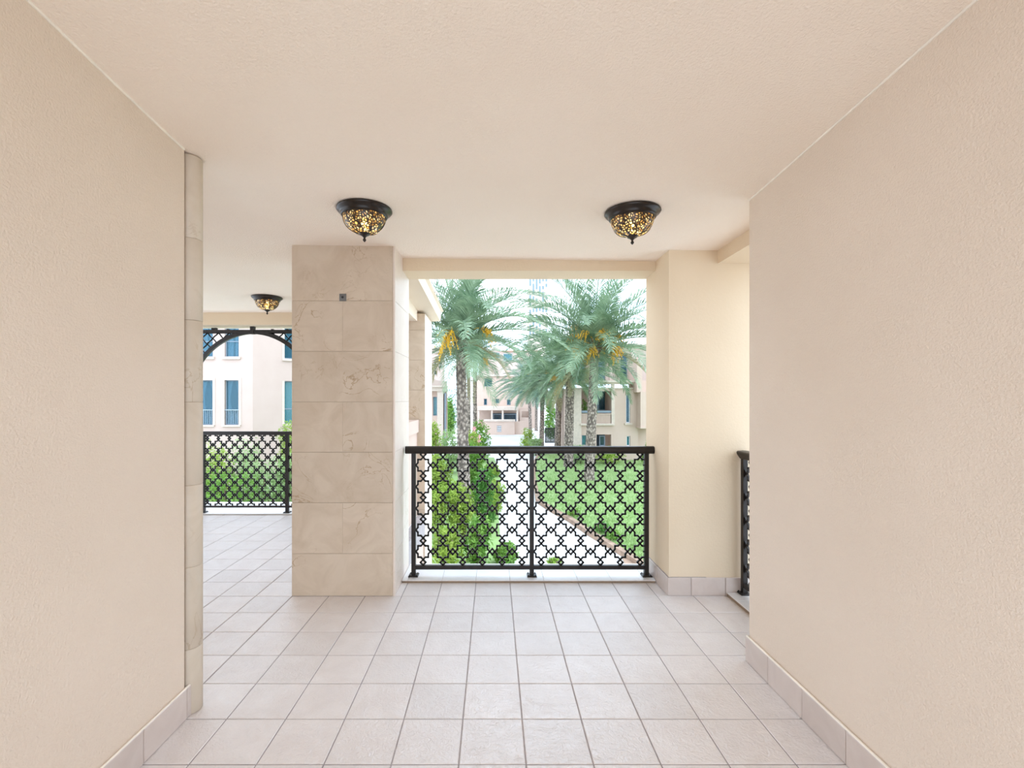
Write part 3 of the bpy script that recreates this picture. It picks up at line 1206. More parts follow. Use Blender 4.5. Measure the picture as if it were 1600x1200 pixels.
def in_poly(x, y, pl):
    c = False
    for i in range(len(pl)):
        a, b = pl[i], pl[i - 1]
        if (a[1] > y) != (b[1] > y) and x < (b[0] - a[0]) * (y - a[1]) / (b[1] - a[1]) + a[0]:
            c = not c
    return c
cnt = 0
while cnt < 14000:
    px, py = R.uniform(834, 1030), R.uniform(706, 900)
    p = G(px, py)
    if not in_poly(p.x, p.y, poly):
        continue
    a = R.uniform(0, 2 * PI)
    hh = R.uniform(0.05, 0.13)
    wv = Vector((math.cos(a), math.sin(a), 0)) * 0.016
    ln = Vector((R.uniform(-0.05, 0.05), R.uniform(-0.05, 0.05), hh))
    z = Vector((p.x, p.y, GZ + 0.115))
    k = len(vs)
    vs += [z - wv, z + wv, z + ln]
    fs.append((k, k + 1, k + 2))
    cnt += 1
mb.add(vs, fs)
o = mb.build('lawn_grass', M['blade'])
tag(o, 'short bright green lawn grass to the right of the pale garden path', 'grass')
o['kind'] = 'stuff'

bed_px = [(560, 960), (800, 960), (806, 885), (782, 850), (778, 790), (783, 745), (772, 716), (700, 712), (640, 720)]
mb = MB()
mb.prism([tuple(G(*q)) for q in reversed(bed_px)], (0, 0, 0.05))
struct('garden_bed', mb, M['lawn'])
mb = MB()
mb.prism([tuple(G(*q)) for q in reversed([(1030, 905), (985, 876), (970, 868), (985, 900), (1010, 960), (1100, 960)])], (0, 0, 0.03))
struct('soil_patch', mb, M['soil'])
mb = MB()
mb.prism([tuple(G(*q)) for q in ((752, 697), (835, 697), (818, 680.5), (757, 680.5))], (0, 0, 0.02))
struct('driveway', mb, M['road'])

bed = [  # px, base py, width, height, material, kind, label
    (700, 892, 1.25, 1.25, 'leaf_bright', 'bush', 'yellow-green shrub low behind the left bay of the front railing'),
    (744, 888, 0.95, 1.45, 'leaf_mid', 'bush', 'mid green shrub in the nearest row, behind the middle of the left railing bay'),
    (790, 884, 0.80, 0.55, 'leaf_mid', 'bush', 'smallest low shrub at the edge of the path near the middle railing post'),
    (686, 842, 1.5, 1.7, 'leaf_bright', 'bush', 'bright shrub beside the lower wall of the terrace corner'),
    (724, 838, 1.2, 1.9, 'leaf_bright', 'bush', 'leafy yellowish shrub in the second row of the left garden bed'),
    (756, 832, 0.9, 2.1, 'leaf_dark', 'tall', 'darkest narrow upright shrub in the bed left of the path'),
    (772, 806, 0.95, 1.5, 'leaf_bright', 'bush', 'light green shrub bordering the pale path, midway along the bed'),
    (684, 786, 1.7, 2.3, 'leaf_bright', 'bush', 'tall bright shrub left of the nearest palm trunk'),
    (740, 778, 1.3, 2.4, 'leaf_mid', 'tall', 'upright mid green shrub just right of the nearest palm base'),
    (678, 748, 1.6, 3.3, 'leaf_bright', 'bush', 'tallest yellow-green shrub by the small portico, above the railing'),
    (703, 740, 2.2, 2.6, 'leaf_pale', 'bush', 'pale silvery shrub between the portico and the nearest palm trunk'),
    (741, 738, 1.5, 2.9, 'leaf_bright', 'bush', 'bright yellow-green shrub above the railing right of the nearest palm trunk'),
    (752, 722, 1.5, 2.9, 'leaf_mid', 'tall', 'flowering green shrub with pink blossom beside the driveway'),
    (768, 745, 1.2, 0.7, 'leaf_bright', 'bush', 'small round shrub at the far bend of the garden path'),
]
for k, (px, py, wd, ht, mt, kd, lb) in enumerate(bed):
    b = G(px, py)
    shrub('shrub', lb, 'shrub', (b.x, b.y, GZ + 0.04), wd, ht, mt, 2300 if py > 800 else 1700, 0.12 if py > 800 else 0.17, kd, 'shrubs in the left garden bed', 9 if 'pink' in lb else 0)

for px, py, wd, ht, mt, lb in [
    (893, 812, 0.6, 0.35, 'leaf_mid', 'low clump of green on the lawn edge nearest the middle railing post'),
    (935, 838, 0.7, 0.42, 'leaf_dark', 'dark green clump on the curved lawn edge, second along the kerb'),
    (953, 850, 0.6, 0.40, 'leaf_mid', 'green clump on the lawn edge nearest the right railing post'),
    (860, 884, 0.5, 0.22, 'leaf_bright', 'small tuft alone on the pale path right of the middle post')]:
    b = G(px, py)
    shrub('edging_plant', lb, 'plant', (b.x + 0.1, b.y, GZ + (0.1 if py < 870 else 0)), wd, ht, mt, 350, 0.10, 'bush', 'plants along the lawn edge')

for px, py, wd, ht, mt, lb in [
    (826, 703, 1.7, 2.1, 'leaf_bright', 'bright shrub at the driveway corner below the slender far palms'),
    (838, 712, 1.6, 1.5, 'leaf_pale', 'pale shrub at the foot of the slender palm left of the dark gate'),
    (905, 727, 2.4, 1.45, 'leaf_pale', 'pale yellow-green shrub at the foot of the thick middle palm'),
    (950, 727, 2.6, 1.40, 'leaf_bright', 'low yellow-green shrub under the loggia of the right villa'),
    (1012, 729, 0.9, 1.75, 'leaf_mid', 'small green shrub at the right corner of the villa')]:
    b = G(px, py)
    shrub('shrub', lb, 'shrub', (b.x, b.y, GZ), wd, ht, mt, 1100, 0.17, 'bush', 'shrubs before the far houses')

# trees
for px, Y, wd, ht, mt, kd, lb in [
    (859.5, 49, 1.5, 5.1, 'leaf_mid', 'tall', 'vivid green slim tree standing behind the dark gate'),
    (704, 52, 1.5, 4.4, 'leaf_mid', 'tall', 'green conical tree right of the small portico'),
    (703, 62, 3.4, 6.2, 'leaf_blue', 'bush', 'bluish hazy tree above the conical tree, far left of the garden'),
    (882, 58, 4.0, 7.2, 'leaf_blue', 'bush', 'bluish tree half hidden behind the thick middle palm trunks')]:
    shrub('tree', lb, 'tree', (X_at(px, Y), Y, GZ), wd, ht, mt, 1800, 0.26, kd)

# shrubs seen through the terrace railing
for px, Y, wd, ht, mt, kd, lb in [
    (352, 16.6, 1.9, 2.0, 'leaf_mid', 'hedge', 'dark green clipped hedge low behind the left half of the terrace railing'),
    (338, 18.8, 2.0, 2.8, 'leaf_bright', 'bush', 'light green bush behind the clipped hedge, next to the round marble shaft'),
    (380, 19.6, 2.4, 3.0, 'leaf_pale', 'bush', 'pale bush behind the middle of the terrace railing'),
    (412, 17.6, 1.9, 2.4, 'leaf_pale', 'bush', 'palest bush behind the right half of the terrace railing'),
    (446, 18.5, 1.4, 2.7, 'leaf_pale', 'bush', 'pale green bush beside the right post of the terrace railing'),
    (449, 20.8, 1.1, 3.4, 'leaf_bright', 'tall', 'tall bright bush rising above the terrace handrail beside the marble pillar')]:
    shrub('shrub', lb, 'shrub', (X_at(px, Y), Y, GZ), wd, ht, mt, 2600, 0.12, kd, 'shrubs below the terrace')
mb = MB()
mb.prism([(-14, 14.5, GZ), (-5.5, 14.5, GZ), (-5.5, 22.3, GZ), (-14, 22.3, GZ)], (0, 0, 0.06))
struct('terrace_lawn', mb, M['lawn'])

# ---- date palms
def frond_mesh(name, Lf, elev, droop, mat, seed, pairs=74):
    rnd = random.Random(seed)
    n = 18
    pts, tang = [], []
    p = Vector((0.12, 0, 0))
    for k in range(n + 1):
        t = k / n
        a = elev - droop * t ** 1.4
        d = Vector((math.cos(a), 0, math.sin(a)))
        pts.append(p.copy())
        tang.append(d)
        p = p + d * (Lf / n)
    rac = MB()
    rac.tube(pts, [0.030 * (1 - 0.85 * k / n) for k in range(n + 1)], 4)
    vs, fs = [], []
    for i in range(pairs):
        t = 0.10 + 0.90 * (i + 0.5) / pairs
        f = t * n
        k = min(n - 1, int(f))
        c = pts[k].lerp(pts[k + 1], f - k)
        T = tang[k]
        N = Vector((-T.z, 0, T.x))
        ll = 0.52 * Lf / 3.8 * (0.45 + 1.1 * math.sin(PI * min(1, 0.12 + t * 0.88)) ** 0.8) * rnd.uniform(0.85, 1.1)
        for s in (-1, 1):
            fa = math.radians(62 - 32 * t + rnd.uniform(-7, 7))
            va = math.radians(28 + rnd.uniform(-14, 14))
            Sd = Vector((0, s, 0))
            d = (T * math.cos(fa) + (Sd * math.cos(va) + N * math.sin(va)) * math.sin(fa)).normalized()
            e = d * ll
            m_ = c + e * 0.55
            q = c + e + Vector((0, 0, -0.16 * ll))
            wv = T * 0.023
            b = len(vs)
            vs += [c - wv * 0.5, c + wv * 0.5, m_ + wv, q, m_ - wv]
            fs += [(b, b + 1, b + 2, b + 4), (b + 4, b + 2, b + 3)]
    rac.add(vs, fs)
    me = rac.mesh(name, M[mat])
    return me

FR = {}
for mk in ('frond', 'frond_dark', 'frond_dry'):
    FR[mk] = [frond_mesh('frond', 3.7, math.radians(e), math.radians(dr), mk, 20 + i)
              for i, (e, dr) in enumerate([(80, 40), (62, 55), (47, 66), (33, 70), (18, 64), (2, 56), (-18, 48), (-45, 30)])]

def cluster_mesh(seed):
    rnd = random.Random(seed)
    mb = MB()
    main = [Vector((0.1, 0, 0)), Vector((0.45, 0, 0.22)), Vector((0.8, 0, 0.25)), Vector((1.05, 0, 0.05))]
    mb.tube(main, [0.03, 0.026, 0.022, 0.018], 5)
    st = MB()
    for k in range(34):
        a = rnd.uniform(-0.9, 0.9)
        e = rnd.uniform(-1.0, 0.5)
        d = Vector((math.cos(a) * math.cos(e), math.sin(a), math.sin(e) - 0.3)) * rnd.uniform(0.28, 0.55)
        p0 = main[2].lerp(main[3], rnd.random())
        p1 = p0 + d * 0.5 + Vector((0, 0, 0.05))
        p2 = p0 + d + Vector((0, 0, -0.14))
        mb.tube([p0, p1, p2], 0.007, 3)
        for q in range(5):
            c = p1.lerp(p2, q / 4) + rand_dir(rnd) * 0.02
            r = 0.026
            mb.add([c + Vector((r, 0, 0)), c + Vector((0, r, 0)), c - Vector((r, 0, 0)), c - Vector((0, r, 0)), c + Vector((0, 0, r * 1.5)), c - Vector((0, 0, r * 1.5))],
                   [(0, 1, 4), (1, 2, 4), (2, 3, 4), (3, 0, 4), (1, 0, 5), (2, 1, 5), (3, 2, 5), (0, 3, 5)])
    return mb.mesh('date_cluster', M['fruit'])
CL = [cluster_mesh(s) for s in (1, 2, 3)]

def palm(label, bpx, tpx, tpy, Y, r0, r1, Lf, nf, mk='frond', fruit=0, seed=1, crown_up=0.35):
    base = Vector((X_at(bpx, Y), Y, GZ))
    top = P(tpx, tpy, Y)
    t = thing('date_palm', label, 'palm', base, 'date palms in the garden')
    rnd = random.Random(seed)
    hgt = top.z - GZ
    off = top - base
    mb = MB()
    rings, nseg = max(24, int(hgt / 0.085)), 22
    vs, fs = [], []
    for i in range(rings + 1):
        u = i / rings
        c = Vector((off.x * u, 0, -0.05 + (hgt + 0.05) * u))
        rr = r0 + (r1 - r0) * u + 0.05 * math.exp(-u * hgt / 0.3)
        for k in range(nseg):
            a = 2 * PI * k / nseg
            # staggered stubs of old leaf bases
            ph = (k + (i // 2 % 2) * 1.0) % 2
            bmp = (0.13 if ph < 1 else -0.06) * (1 if i % 2 == 0 else 0.35)
            bmp += rnd.uniform(-0.04, 0.04)
            q = rr * (1 + bmp)
            vs.append((c.x + q * math.cos(a), c.y + q * math.sin(a), c.z + (0.02 if ph < 1 else 0)))
    for i in range(rings):
        for k in range(nseg):
            j = (k + 1) % nseg
            fs.append((i * nseg + k, i * nseg + j, (i + 1) * nseg + j, (i + 1) * nseg + k))
    fs.append(tuple(rings * nseg + k for k in range(nseg)))
    mb.add(vs, fs)
    mb.build('trunk', M['trunk'], t, False, (0, 0, 0))
    # leaf-base boot under the crown
    bt = MB()
    for k in range(26):
        a = k * 2.399
        z = -0.25 + 0.6 * k / 26
        d = Vector((math.cos(a), math.sin(a), 0))
        p = Vector((off.x, 0, hgt + z)) + d * r1 * 0.7
        bt.bar(p, p + d * 0.22 + Vector((0, 0, 0.26)), 0.11, 0.035, (-math.sin(a), math.cos(a), 0.2))
    bt.build('leaf_bases', M['stem'], t, False, (0, 0, 0))['kind'] = 'stuff'
    s = Lf / 3.7
    for k in range(nf):
        u = (k + 0.5) / nf
        cls = min(7, int(u * 7.3 + rnd.uniform(-0.4, 0.4)))
        cls = max(0, cls)
        fm = FR[mk][cls]
        if cls >= 6 and rnd.random() < 0.35 and mk == 'frond':
            fm = FR['frond_dry'][cls]
        o = link('frond', fm, t, (off.x, 0, hgt + crown_up * (1 - u)))
        o.rotation_euler = (rnd.uniform(-0.25, 0.25), rnd.uniform(-0.10, 0.10), k * 2.39996 + rnd.uniform(-0.2, 0.2))
        sc = s * rnd.uniform(0.85, 1.08) * (1.0 if cls < 6 else 0.72)
        o.scale = (sc, sc, sc)
    for k in range(fruit):
        o = link('date_cluster', CL[k % 3], t, (off.x, 0, hgt + crown_up * 0.6))
        o.rotation_euler = (0, rnd.uniform(-0.9, 0.5), k * 2 * PI / fruit + rnd.uniform(-0.3, 0.3))
        sc = rnd.uniform(0.8, 1.25)
        o.scale = (sc, sc, sc)
    return t

palm('nearest date palm, left of the path, its thick patterned trunk beside the terrace corner', 726, 719, 534, 20, 0.255, 0.175, 4.3, 54, 'frond', 3, 21)
palm('tall date palm with orange date clusters, rightmost, rising from the lawn before the villa', 920, 929.5, 545, 25, 0.25, 0.20, 4.9, 58, 'frond', 16, 5)
palm('stout date palm just left of the one with orange date clusters', 888, 891, 588, 30, 0.27, 0.24, 3.9, 56, 'frond', 5, 8)
palm('date palm with a straight trunk between the stout palm and the dark gate', 871, 874, 600, 38, 0.24, 0.22, 4.0, 50, 'frond', 3, 9)
palm('slim date palm beside the left edge of the dark gate', 846, 848, 600, 42, 0.20, 0.17, 4.3, 50, 'frond', 2, 10)
palm('most distant slim date palm, its trunk in front of the low white house', 838, 838, 614, 64, 0.19, 0.17, 4.2, 40, 'frond_dark', 0, 12)
palm('dark crowned slim palm left of the most distant one, before the white house', 829, 827, 610, 55, 0.17, 0.15, 4.0, 44, 'frond_dark', 0, 13)
palm('slender date palm directly right of the nearest palm trunk', 742, 742, 556, 38, 0.16, 0.14, 3.4, 42, 'frond', 0, 14)
palm('thin palm trunk touching the right side of the nearest palm', 733, 732, 562, 33, 0.12, 0.11, 2.7, 34, 'frond', 2, 15)

# ---- houses
def holed_wall(mb, x0, x1, z0, z1, y, th, holes):
    xs = sorted({x0, x1} | {min(max(h[0], x0), x1) for h in holes} | {min(max(h[1], x0), x1) for h in holes})
    zs = sorted({z0, z1} | {min(max(h[2], z0), z1) for h in holes} | {min(max(h[3], z0), z1) for h in holes})
    for a, b in zip(xs[:-1], xs[1:]):
        run = None
        for c, d in zip(zs[:-1], zs[1:]):
            mx, mz = (a + b) / 2, (c + d) / 2
            hole = any(h[0] < mx < h[1] and h[2] < mz < h[3] for h in holes)
            if hole:
                if run:
                    mb.box(a, b, y, y + th, run[0], run[1])
                run = None
            else:
                run = (run[0], d) if run else (c, d)
        if run:
            mb.box(a, b, y, y + th, run[0], run[1])

def window(parent, x0, x1, z0, z1, y, glass='glass_blue', frame='winframe', depth=0.18, bar=None, mull=1, curtain=False, fw=0.05):
    """a window set back in its opening: frame, panes, optional curtains and the dim room behind"""
    m = MB()
    yb = y + depth
    m.box(x0, x0 + fw, yb - 0.03, yb + 0.03, z0, z1)
    m.box(x1 - fw, x1, yb - 0.03, yb + 0.03, z0, z1)
    m.box(x0 + fw, x1 - fw, yb - 0.03, yb + 0.03, z1 - fw, z1)
    m.box(x0 + fw, x1 - fw, yb - 0.03, yb + 0.03, z0, z0 + fw)
    rows = [z0 + fw, z1 - fw]
    if bar is not None:
        m.box(x0 + fw, x1 - fw, yb - 0.03, yb + 0.03, bar - fw / 2, bar + fw / 2)
        rows = [z0 + fw, bar - fw / 2, bar + fw / 2, z1 - fw]
    f = m.build('window', M[frame], parent, False, (0, 0, 0))
    cols = [x0 + fw + (x1 - x0 - 2 * fw) * k / mull for k in range(mull + 1)]
    for a, b in zip(cols[:-1], cols[1:]):
        for c, d in zip(rows[0::2], rows[1::2]):
            p = MB()
            p.box(a + 0.004, b - 0.004, yb - 0.006, yb + 0.006, c, d)
            p.build('pane', M[glass], f, False, (0, 0, 0))
    m = MB()
    m.box(x0 - 0.1, x1 + 0.1, yb + 0.5, yb + 0.52, z0 - 0.1, z1 + 0.1)
    m.build('room_back', M['room'], f, False, (0, 0, 0))
    if curtain:
        for sd in (0, 1):
            c = MB()
            n = 18
            vs, fs = [], []
            for k in range(n + 1):
                u = k / n
                for t in range(7):
                    q = t / 6
                    wdt = (x1 - x0) * (0.40 - 0.22 * math.sin(PI * min(1, (1 - q) * 1.2)) * (1 if curtain == 'tied' else 0))
                    xx = x0 + 0.02 + wdt * u if sd == 0 else x1 - 0.02 - wdt * u
                    vs.append((xx, yb + 0.12 + 0.025 * math.sin(u * 22), z0 + (z1 - z0) * q))
            for k in range(n):
                for t in range(6):
                    a = k * 7 + t
                    fs.append((a, a + 7, a + 8, a + 1))
            c.add(vs, fs)
            c.build('curtain', M['curtain'], f, True, (0, 0, 0))
    return f

def sill(parent, x0, x1, z, y, th=0.12, pr=0.09):
    m = MB()
    m.box(x0 - 0.1, x1 + 0.1, y - pr, y + 0.02, z - th, z)
    m.build('sill', M['outtrim'], parent, False, (0, 0, 0))

def surround(parent, x0, x1, z0, z1, y, wd=0.11, pr=0.035):
    m = MB()
    m.box(x0 - wd, x0, y - pr, y + 0.02, z0, z1)
    m.box(x1, x1 + wd, y - pr, y + 0.02, z0, z1)
    m.box(x0 - wd, x1 + wd, y - pr, y + 0.02, z1, z1 + wd)
    m.build('surround', M['outtrim'], parent, False, (0, 0, 0))

# pale villa facing the terrace: two faces meeting at a corner
VYD = 23.0
vl = thing('house', 'pale house with tall curtained windows, facing the terrace beyond the arched screen', 'house', (X_at(395, VYD), VYD, 0))
zl0, zl1, zu0, zu1 = Z_at(664, VYD), Z_at(594, VYD), Z_at(557.5, VYD), Z_at(487, VYD)
zbar = Z_at(640.5, VYD)
front = [(X_at(351, VYD), X_at(373, VYD)), (X_at(310, VYD), X_at(332.5, VYD))]
cx0 = X_at(395, VYD)
front = [(a - cx0, b - cx0) for a, b in front]
front.append((front[1][0] - 1.3, front[1][1] - 1.3))
holes = [(a, b, z0, z1) for a, b in front for z0, z1 in ((zl0, zl1), (zu0, zu1))]
m = MB()
holed_wall(m, -8.0, 0.0, GZ, 7.5, 0.0, 0.3, holes)
m.box(-8.0, 0, 0.9, 1.0, GZ, 7.5)
m.build('wall', M['outwall_pale'], vl, False, (0, 0, 0))
for a, b in front:
    window(vl, a, b, zl0, zl1, 0.0, 'glass_blue', 'winframe', 0.14, zbar, 1, 'tied', 0.04)
    window(vl, a, b, zu0, zu1, 0.0, 'glass_blue', 'winframe', 0.14, zu0 + 0.75, 1, 'straight', 0.04)
    sill(vl, a, b, zu0, 0.0)
    sill(vl, a, b, zl0, 0.0, 0.08)
    surround(vl, a, b, zl0, zl1, 0.0, 0.12, 0.02)
    # low railing across the french window
    m = MB()
    m.box(a, b, 0.02, 0.05, zbar - 0.02, zbar + 0.02)
    k = a + 0.05
    while k < b:
        m.box(k, k + 0.018, 0.025, 0.045, zl0 + 0.05, zbar)
        k += 0.09
    m.build('guard_rail', M['guard'], vl, False, (0, 0, 0))
wing = bpy.data.objects.new('wing', None)
C.objects.link(wing)
wing.parent = vl
wing.rotation_euler = (0, 0, math.radians(45))
sw = [(1.50, 2.35)]
m = MB()
holed_wall(m, 0.0, 4.5, GZ, 7.5, 0.0, 0.3, [(a, b, z0, z1) for a, b in sw for z0, z1 in ((zl0, zl1), (zu0, zu1))])
m.build('wing_wall', M['outwall_pale'], wing, False, (0, 0, 0))
m = MB()
m.box(0.6, 4.5, 0.9, 1.0, GZ, 7.5)
m.build('wing_back', M['room'], wing, False, (0, 0, 0))
for a, b in sw:
    for z0, z1 in ((zl0, zl1), (zu0, zu1)):
        m = MB()
        for (p, q, r, s_) in ((a, a + 0.05, z0, z1), (b - 0.05, b, z0, z1), (a + 0.05, b - 0.05, z0, z0 + 0.05), (a + 0.05, b - 0.05, z1 - 0.05, z1), (a + 0.05, b - 0.05, z0 + 0.72, z0 + 0.77)):
            m.box(p, q, 0.12, 0.18, r, s_)
        m.build('wing_window', M['winframe'], wing, False, (0, 0, 0))
        m = MB()
        m.box(a + 0.05, b - 0.05, 0.145, 0.155, z0 + 0.05, z1 - 0.05)
        m.build('wing_pane', M['glass_teal'] if z0 < 2 else M['glass_blue'], wing, False, (0, 0, 0))
        m = MB()
        m.box(a - 0.12, b + 0.12, -0.08, 0.02, z0 - 0.11, z0)
        m.box(a - 0.12, a, -0.02, 0.02, z0, z1)
        m.build('wing_sill', M['outtrim'], wing, False, (0, 0, 0))

# right villa
VY2 = 33.0
def xr(px, Y=VY2):
    return X_at(px, Y)
def zr(py, Y=VY2):
    return Z_at(py, Y)
rv = thing('house', 'beige three-storey villa with a loggia and cornice, right behind the orange-fruited palm', 'house', (0, 0, 0))
lw = [(xr(908), xr(955), zr(661), zr(611)), (xr(978), xr(985), zr(661), zr(616)), (xr(909), xr(917), zr(696), zr(680)), (xr(932), xr(955), zr(698), zr(679)), (xr(979), xr(985), zr(697), zr(681))]
m = MB()
holed_wall(m, xr(896), xr(997), GZ, zr(606), VY2, 0.35, lw)
m.box(xr(896), xr(896) + 0.3, VY2 + 0.35, VY2 + 7, GZ, zr(606))
m.build('wall', M['outwall'], rv)
m = MB()
m.box(xr(908) - 0.1, xr(955) + 0.1, VY2 + 1.9, VY2 + 2.1, zr(664), zr(606))
m.box(xr(908) - 0.1, xr(908), VY2 + 0.35, VY2 + 1.9, zr(664), zr(606))
m.box(xr(955), xr(955) + 0.1, VY2 + 0.35, VY2 + 1.9, zr(664), zr(606))
m.box(xr(908), xr(955), VY2 + 0.35, VY2 + 1.9, zr(664), zr(662.5))
m.box(xr(926), xr(962), VY2 + 1.1, VY2 + 1.3, GZ, zr(672))
m.build('loggia', M['outwall'], rv)
m = MB()
m.box(xr(894.5), xr(998), VY2 - 0.30, VY2 + 2.0, zr(597.5), zr(594.5))
m.box(xr(895.5), xr(997), VY2 - 0.16, VY2 + 1.0, zr(600), zr(597.5))
m.box(xr(896), xr(996.5), VY2 - 0.08, VY2 + 0.4, zr(607.5), zr(605.8))
m.build('cornice', M['outtrim'], rv)
m = MB()
m.box(xr(896), xr(908), VY2 - 0.10, VY2 + 0.05, GZ, zr(608))
m.build('pilaster', M['outtrim'], rv)
m = MB()
m.box(xr(955), xr(960), VY2 - 0.10, VY2 + 0.05, zr(664), zr(600))
m.build('pilaster', M['outtrim'], rv)
m = MB()
m.box(xr(908), xr(954.5), VY2 + 0.02, VY2 + 0.14, zr(661), zr(647.5))
n = 26
for k in range(n):
    x = xr(908.5) + (xr(954) - xr(908.5)) * (k + 0.5) / n
    m.box(x - 0.03, x + 0.03, VY2 - 0.02, VY2 + 0.02, zr(660.5), zr(648))
m.box(xr(907.5), xr(955), VY2 - 0.05, VY2 + 0.2, zr(647.5), zr(646))
m.build('balcony_parapet', M['outwall'], rv)
m = MB()
m.box(xr(907.5), xr(955), VY2 - 0.02, VY2 + 0.1, zr(645), zr(641.5))
m.build('balcony_rail', M['winframe'], rv)
m = MB()
m.box(xr(906), xr(959), VY2 - 0.2, VY2, zr(664.5), zr(661.5))
m.build('ledge', M['outtrim'], rv)
def wrv(x0, x1, y0, y1, Y, glass, frame='winframe', mull=1, bar=None, dp=0.15):
    window(rv, xr(x0, Y), xr(x1, Y), zr(y1, Y), zr(y0, Y), Y, glass, frame, dp, bar, mull, False, 0.06)
wrv(932.5, 951, 610.5, 641, VY2 + 1.72, 'glass_blue', mull=2)
wrv(978, 985, 616, 661, VY2, 'glass_blue', 'whiteframe')
wrv(909, 917, 680, 696, VY2, 'glass_teal')
wrv(937, 946, 681, 697, VY2 + 0.2, 'glass_dark', 'winframe')
wrv(979, 985, 681, 697, VY2, 'glass_teal', 'whiteframe')
sill(rv, xr(978), xr(985), zr(661), VY2)
Y3 = 34.6
uw = [(xr(899, Y3), xr(915, Y3), zr(596, Y3), zr(563, Y3)), (xr(932, Y3), xr(946, Y3), zr(596, Y3), zr(556, Y3)), (xr(969, Y3), xr(980.5, Y3), zr(596, Y3), zr(551, Y3))]
m = MB()
holed_wall(m, xr(893, Y3), xr(1190, Y3), zr(600, Y3), zr(541, Y3), Y3, 0.3, uw)
m.box(xr(893, Y3), xr(893, Y3) + 0.2, Y3, Y3 + 6, zr(600, Y3), zr(541, Y3))
m.build('upper_wall', M['outwall_pale'], rv)
m = MB()
m.box(xr(891, Y3), xr(1190, Y3), Y3 - 0.35, Y3 + 6, zr(541, Y3), zr(537.5, Y3))
m.build('roof_cornice', M['outtrim'], rv)
wrv(899, 915, 563, 596, Y3, 'glass_teal', mull=2)
wrv(932, 946, 556, 596, Y3, 'glass_blue', mull=2, bar=zr(572, Y3))
wrv(969, 980.5, 551, 596, Y3, 'glass_blue', mull=2, bar=zr(572, Y3))
for q in (925, 954, 988):
    m = MB()
    m.box(xr(q - 2, Y3), xr(q + 2, Y3), Y3 - 0.12, Y3 + 0.02, zr(598, Y3), zr(545, Y3))
    m.build('pilaster', M['outtrim'], rv)
m = MB()
m.box(xr(997), xr(1200), VY2 + 0.5, VY2 + 0.9, GZ, zr(594))
m.build('side_wall', M['outwall'], rv)
m = MB()
Y4 = 32.1
m.box(xr(1001, Y4), xr(1030, Y4), Y4, VY2 + 0.5, zr(667, Y4), zr(612, Y4))
m.box(xr(1000, Y4), xr(1030, Y4), Y4 - 0.12, VY2 + 0.5, zr(669.5, Y4), zr(667, Y4))
m.box(xr(996, Y4), xr(1004, Y4), Y4 + 0.1, VY2 + 1.2, zr(613, Y4), zr(560, Y4))
m.build('bay', M['outwall'], rv)
b = (xr(913, 34.2), 34.2, zr(661.5, 34.2))
shrub('potted_shrub', 'green leafy plant standing in the loggia of the beige villa', 'plant', b, 0.55, 1.75, 'leaf_mid', 700, 0.14, 'tall')

# dark gate
gt = thing('gate', 'dark metal garden gate between two palm trunks', 'gate', (X_at(859.5, 46.5), 46.5, GZ))
m = MB()
m.box(-0.5, 0.5, -0.03, 0.03, 1.42, 1.5)
m.box(-0.5, 0.5, -0.03, 0.03, 0.05, 0.15)
m.box(-0.5, -0.42, -0.03, 0.03, 0.05, 1.5)
m.box(0.42, 0.5, -0.03, 0.03, 0.05, 1.5)
m.build('gate_frame', M['dark'], gt, False, (0, 0, 0))
for k in range(7):
    m = MB()
    x = -0.36 + 0.12 * k
    m.box(x - 0.045, x + 0.045, -0.02, 0.02, 0.1, 1.46)
    m.build('bar', M['dark'], gt, False, (0, 0, 0))

# low white house at the end of the drive
wh = thing('house', 'low white house with small square windows at the end of the driveway', 'house', (0, 0, 0))
Y5, Y6, Y7, Y8 = 70.0, 66.0, 57.0, 82.0
def cell(px0, px1, py0, py1, Y):
    return (X_at(px0, Y), X_at(px1, Y), Z_at(py1, Y), Z_at(py0, Y))
h5 = [cell(756.5, 769, 591, 604, Y5), cell(756, 761, 623, 633, Y5), cell(774, 780, 623, 630, Y5), cell(792, 798, 624, 633, Y5)]
m = MB()
holed_wall(m, X_at(742, Y5), X_at(840, Y5), GZ, Z_at(588, Y5), Y5, 0.4, h5)
m.box(X_at(742, Y5), X_at(840, Y5), Y5 + 1.2, Y5 + 1.4, GZ, Z_at(588, Y5))
m.build('wall', M['outwall'], wh)
m = MB()
m.box(X_at(741, Y5), X_at(841, Y5), Y5 - 0.3, Y5 + 1, Z_at(588, Y5), Z_at(585.5, Y5))
m.box(X_at(765, Y5), X_at(841, Y5), Y5 - 0.12, Y5 + 0.1, Z_at(611.5, Y5), Z_at(609.5, Y5))
m.build('cornice', M['outtrim'], wh)
for c, gl in zip(h5, ('glass_blue', 'glass_blue', 'glass_blue', 'glass_blue')):
    window(wh, c[0], c[1], c[2], c[3], Y5, gl, 'winframe', 0.2, None, 1, False, 0.08)
m = MB()
m.box(X_at(746, Y6), X_at(810, Y6), Y6, Y5, Z_at(641, Y6), Z_at(635.5, Y6))
m.build('porch_roof', M['outtrim'], wh)
for q in (747.5, 768.5, 785.5, 808.5):
    m = MB()
    m.box(X_at(q - 1.3, Y6), X_at(q + 1.3, Y6), Y6 + 0.1, Y6 + 0.5, GZ, Z_at(641, Y6))
    m.build('porch_column', M['outtrim'], wh)
for a, b_ in ((770.5, 784), (787, 807)):
    c = cell(a, b_, 647, 657, Y5 - 1)
    window(wh, c[0], c[1], c[2] - 1.5, c[3], Y5 - 1, 'glass_dark', 'winframe', 0.2, None, 4, False, 0.1)
m = MB()
holed_wall(m, X_at(812, Y5), X_at(838, Y5), GZ, Z_at(640, Y5), Y5 - 0.6, 0.3, [cell(815, 826, 642, 652, Y5)])
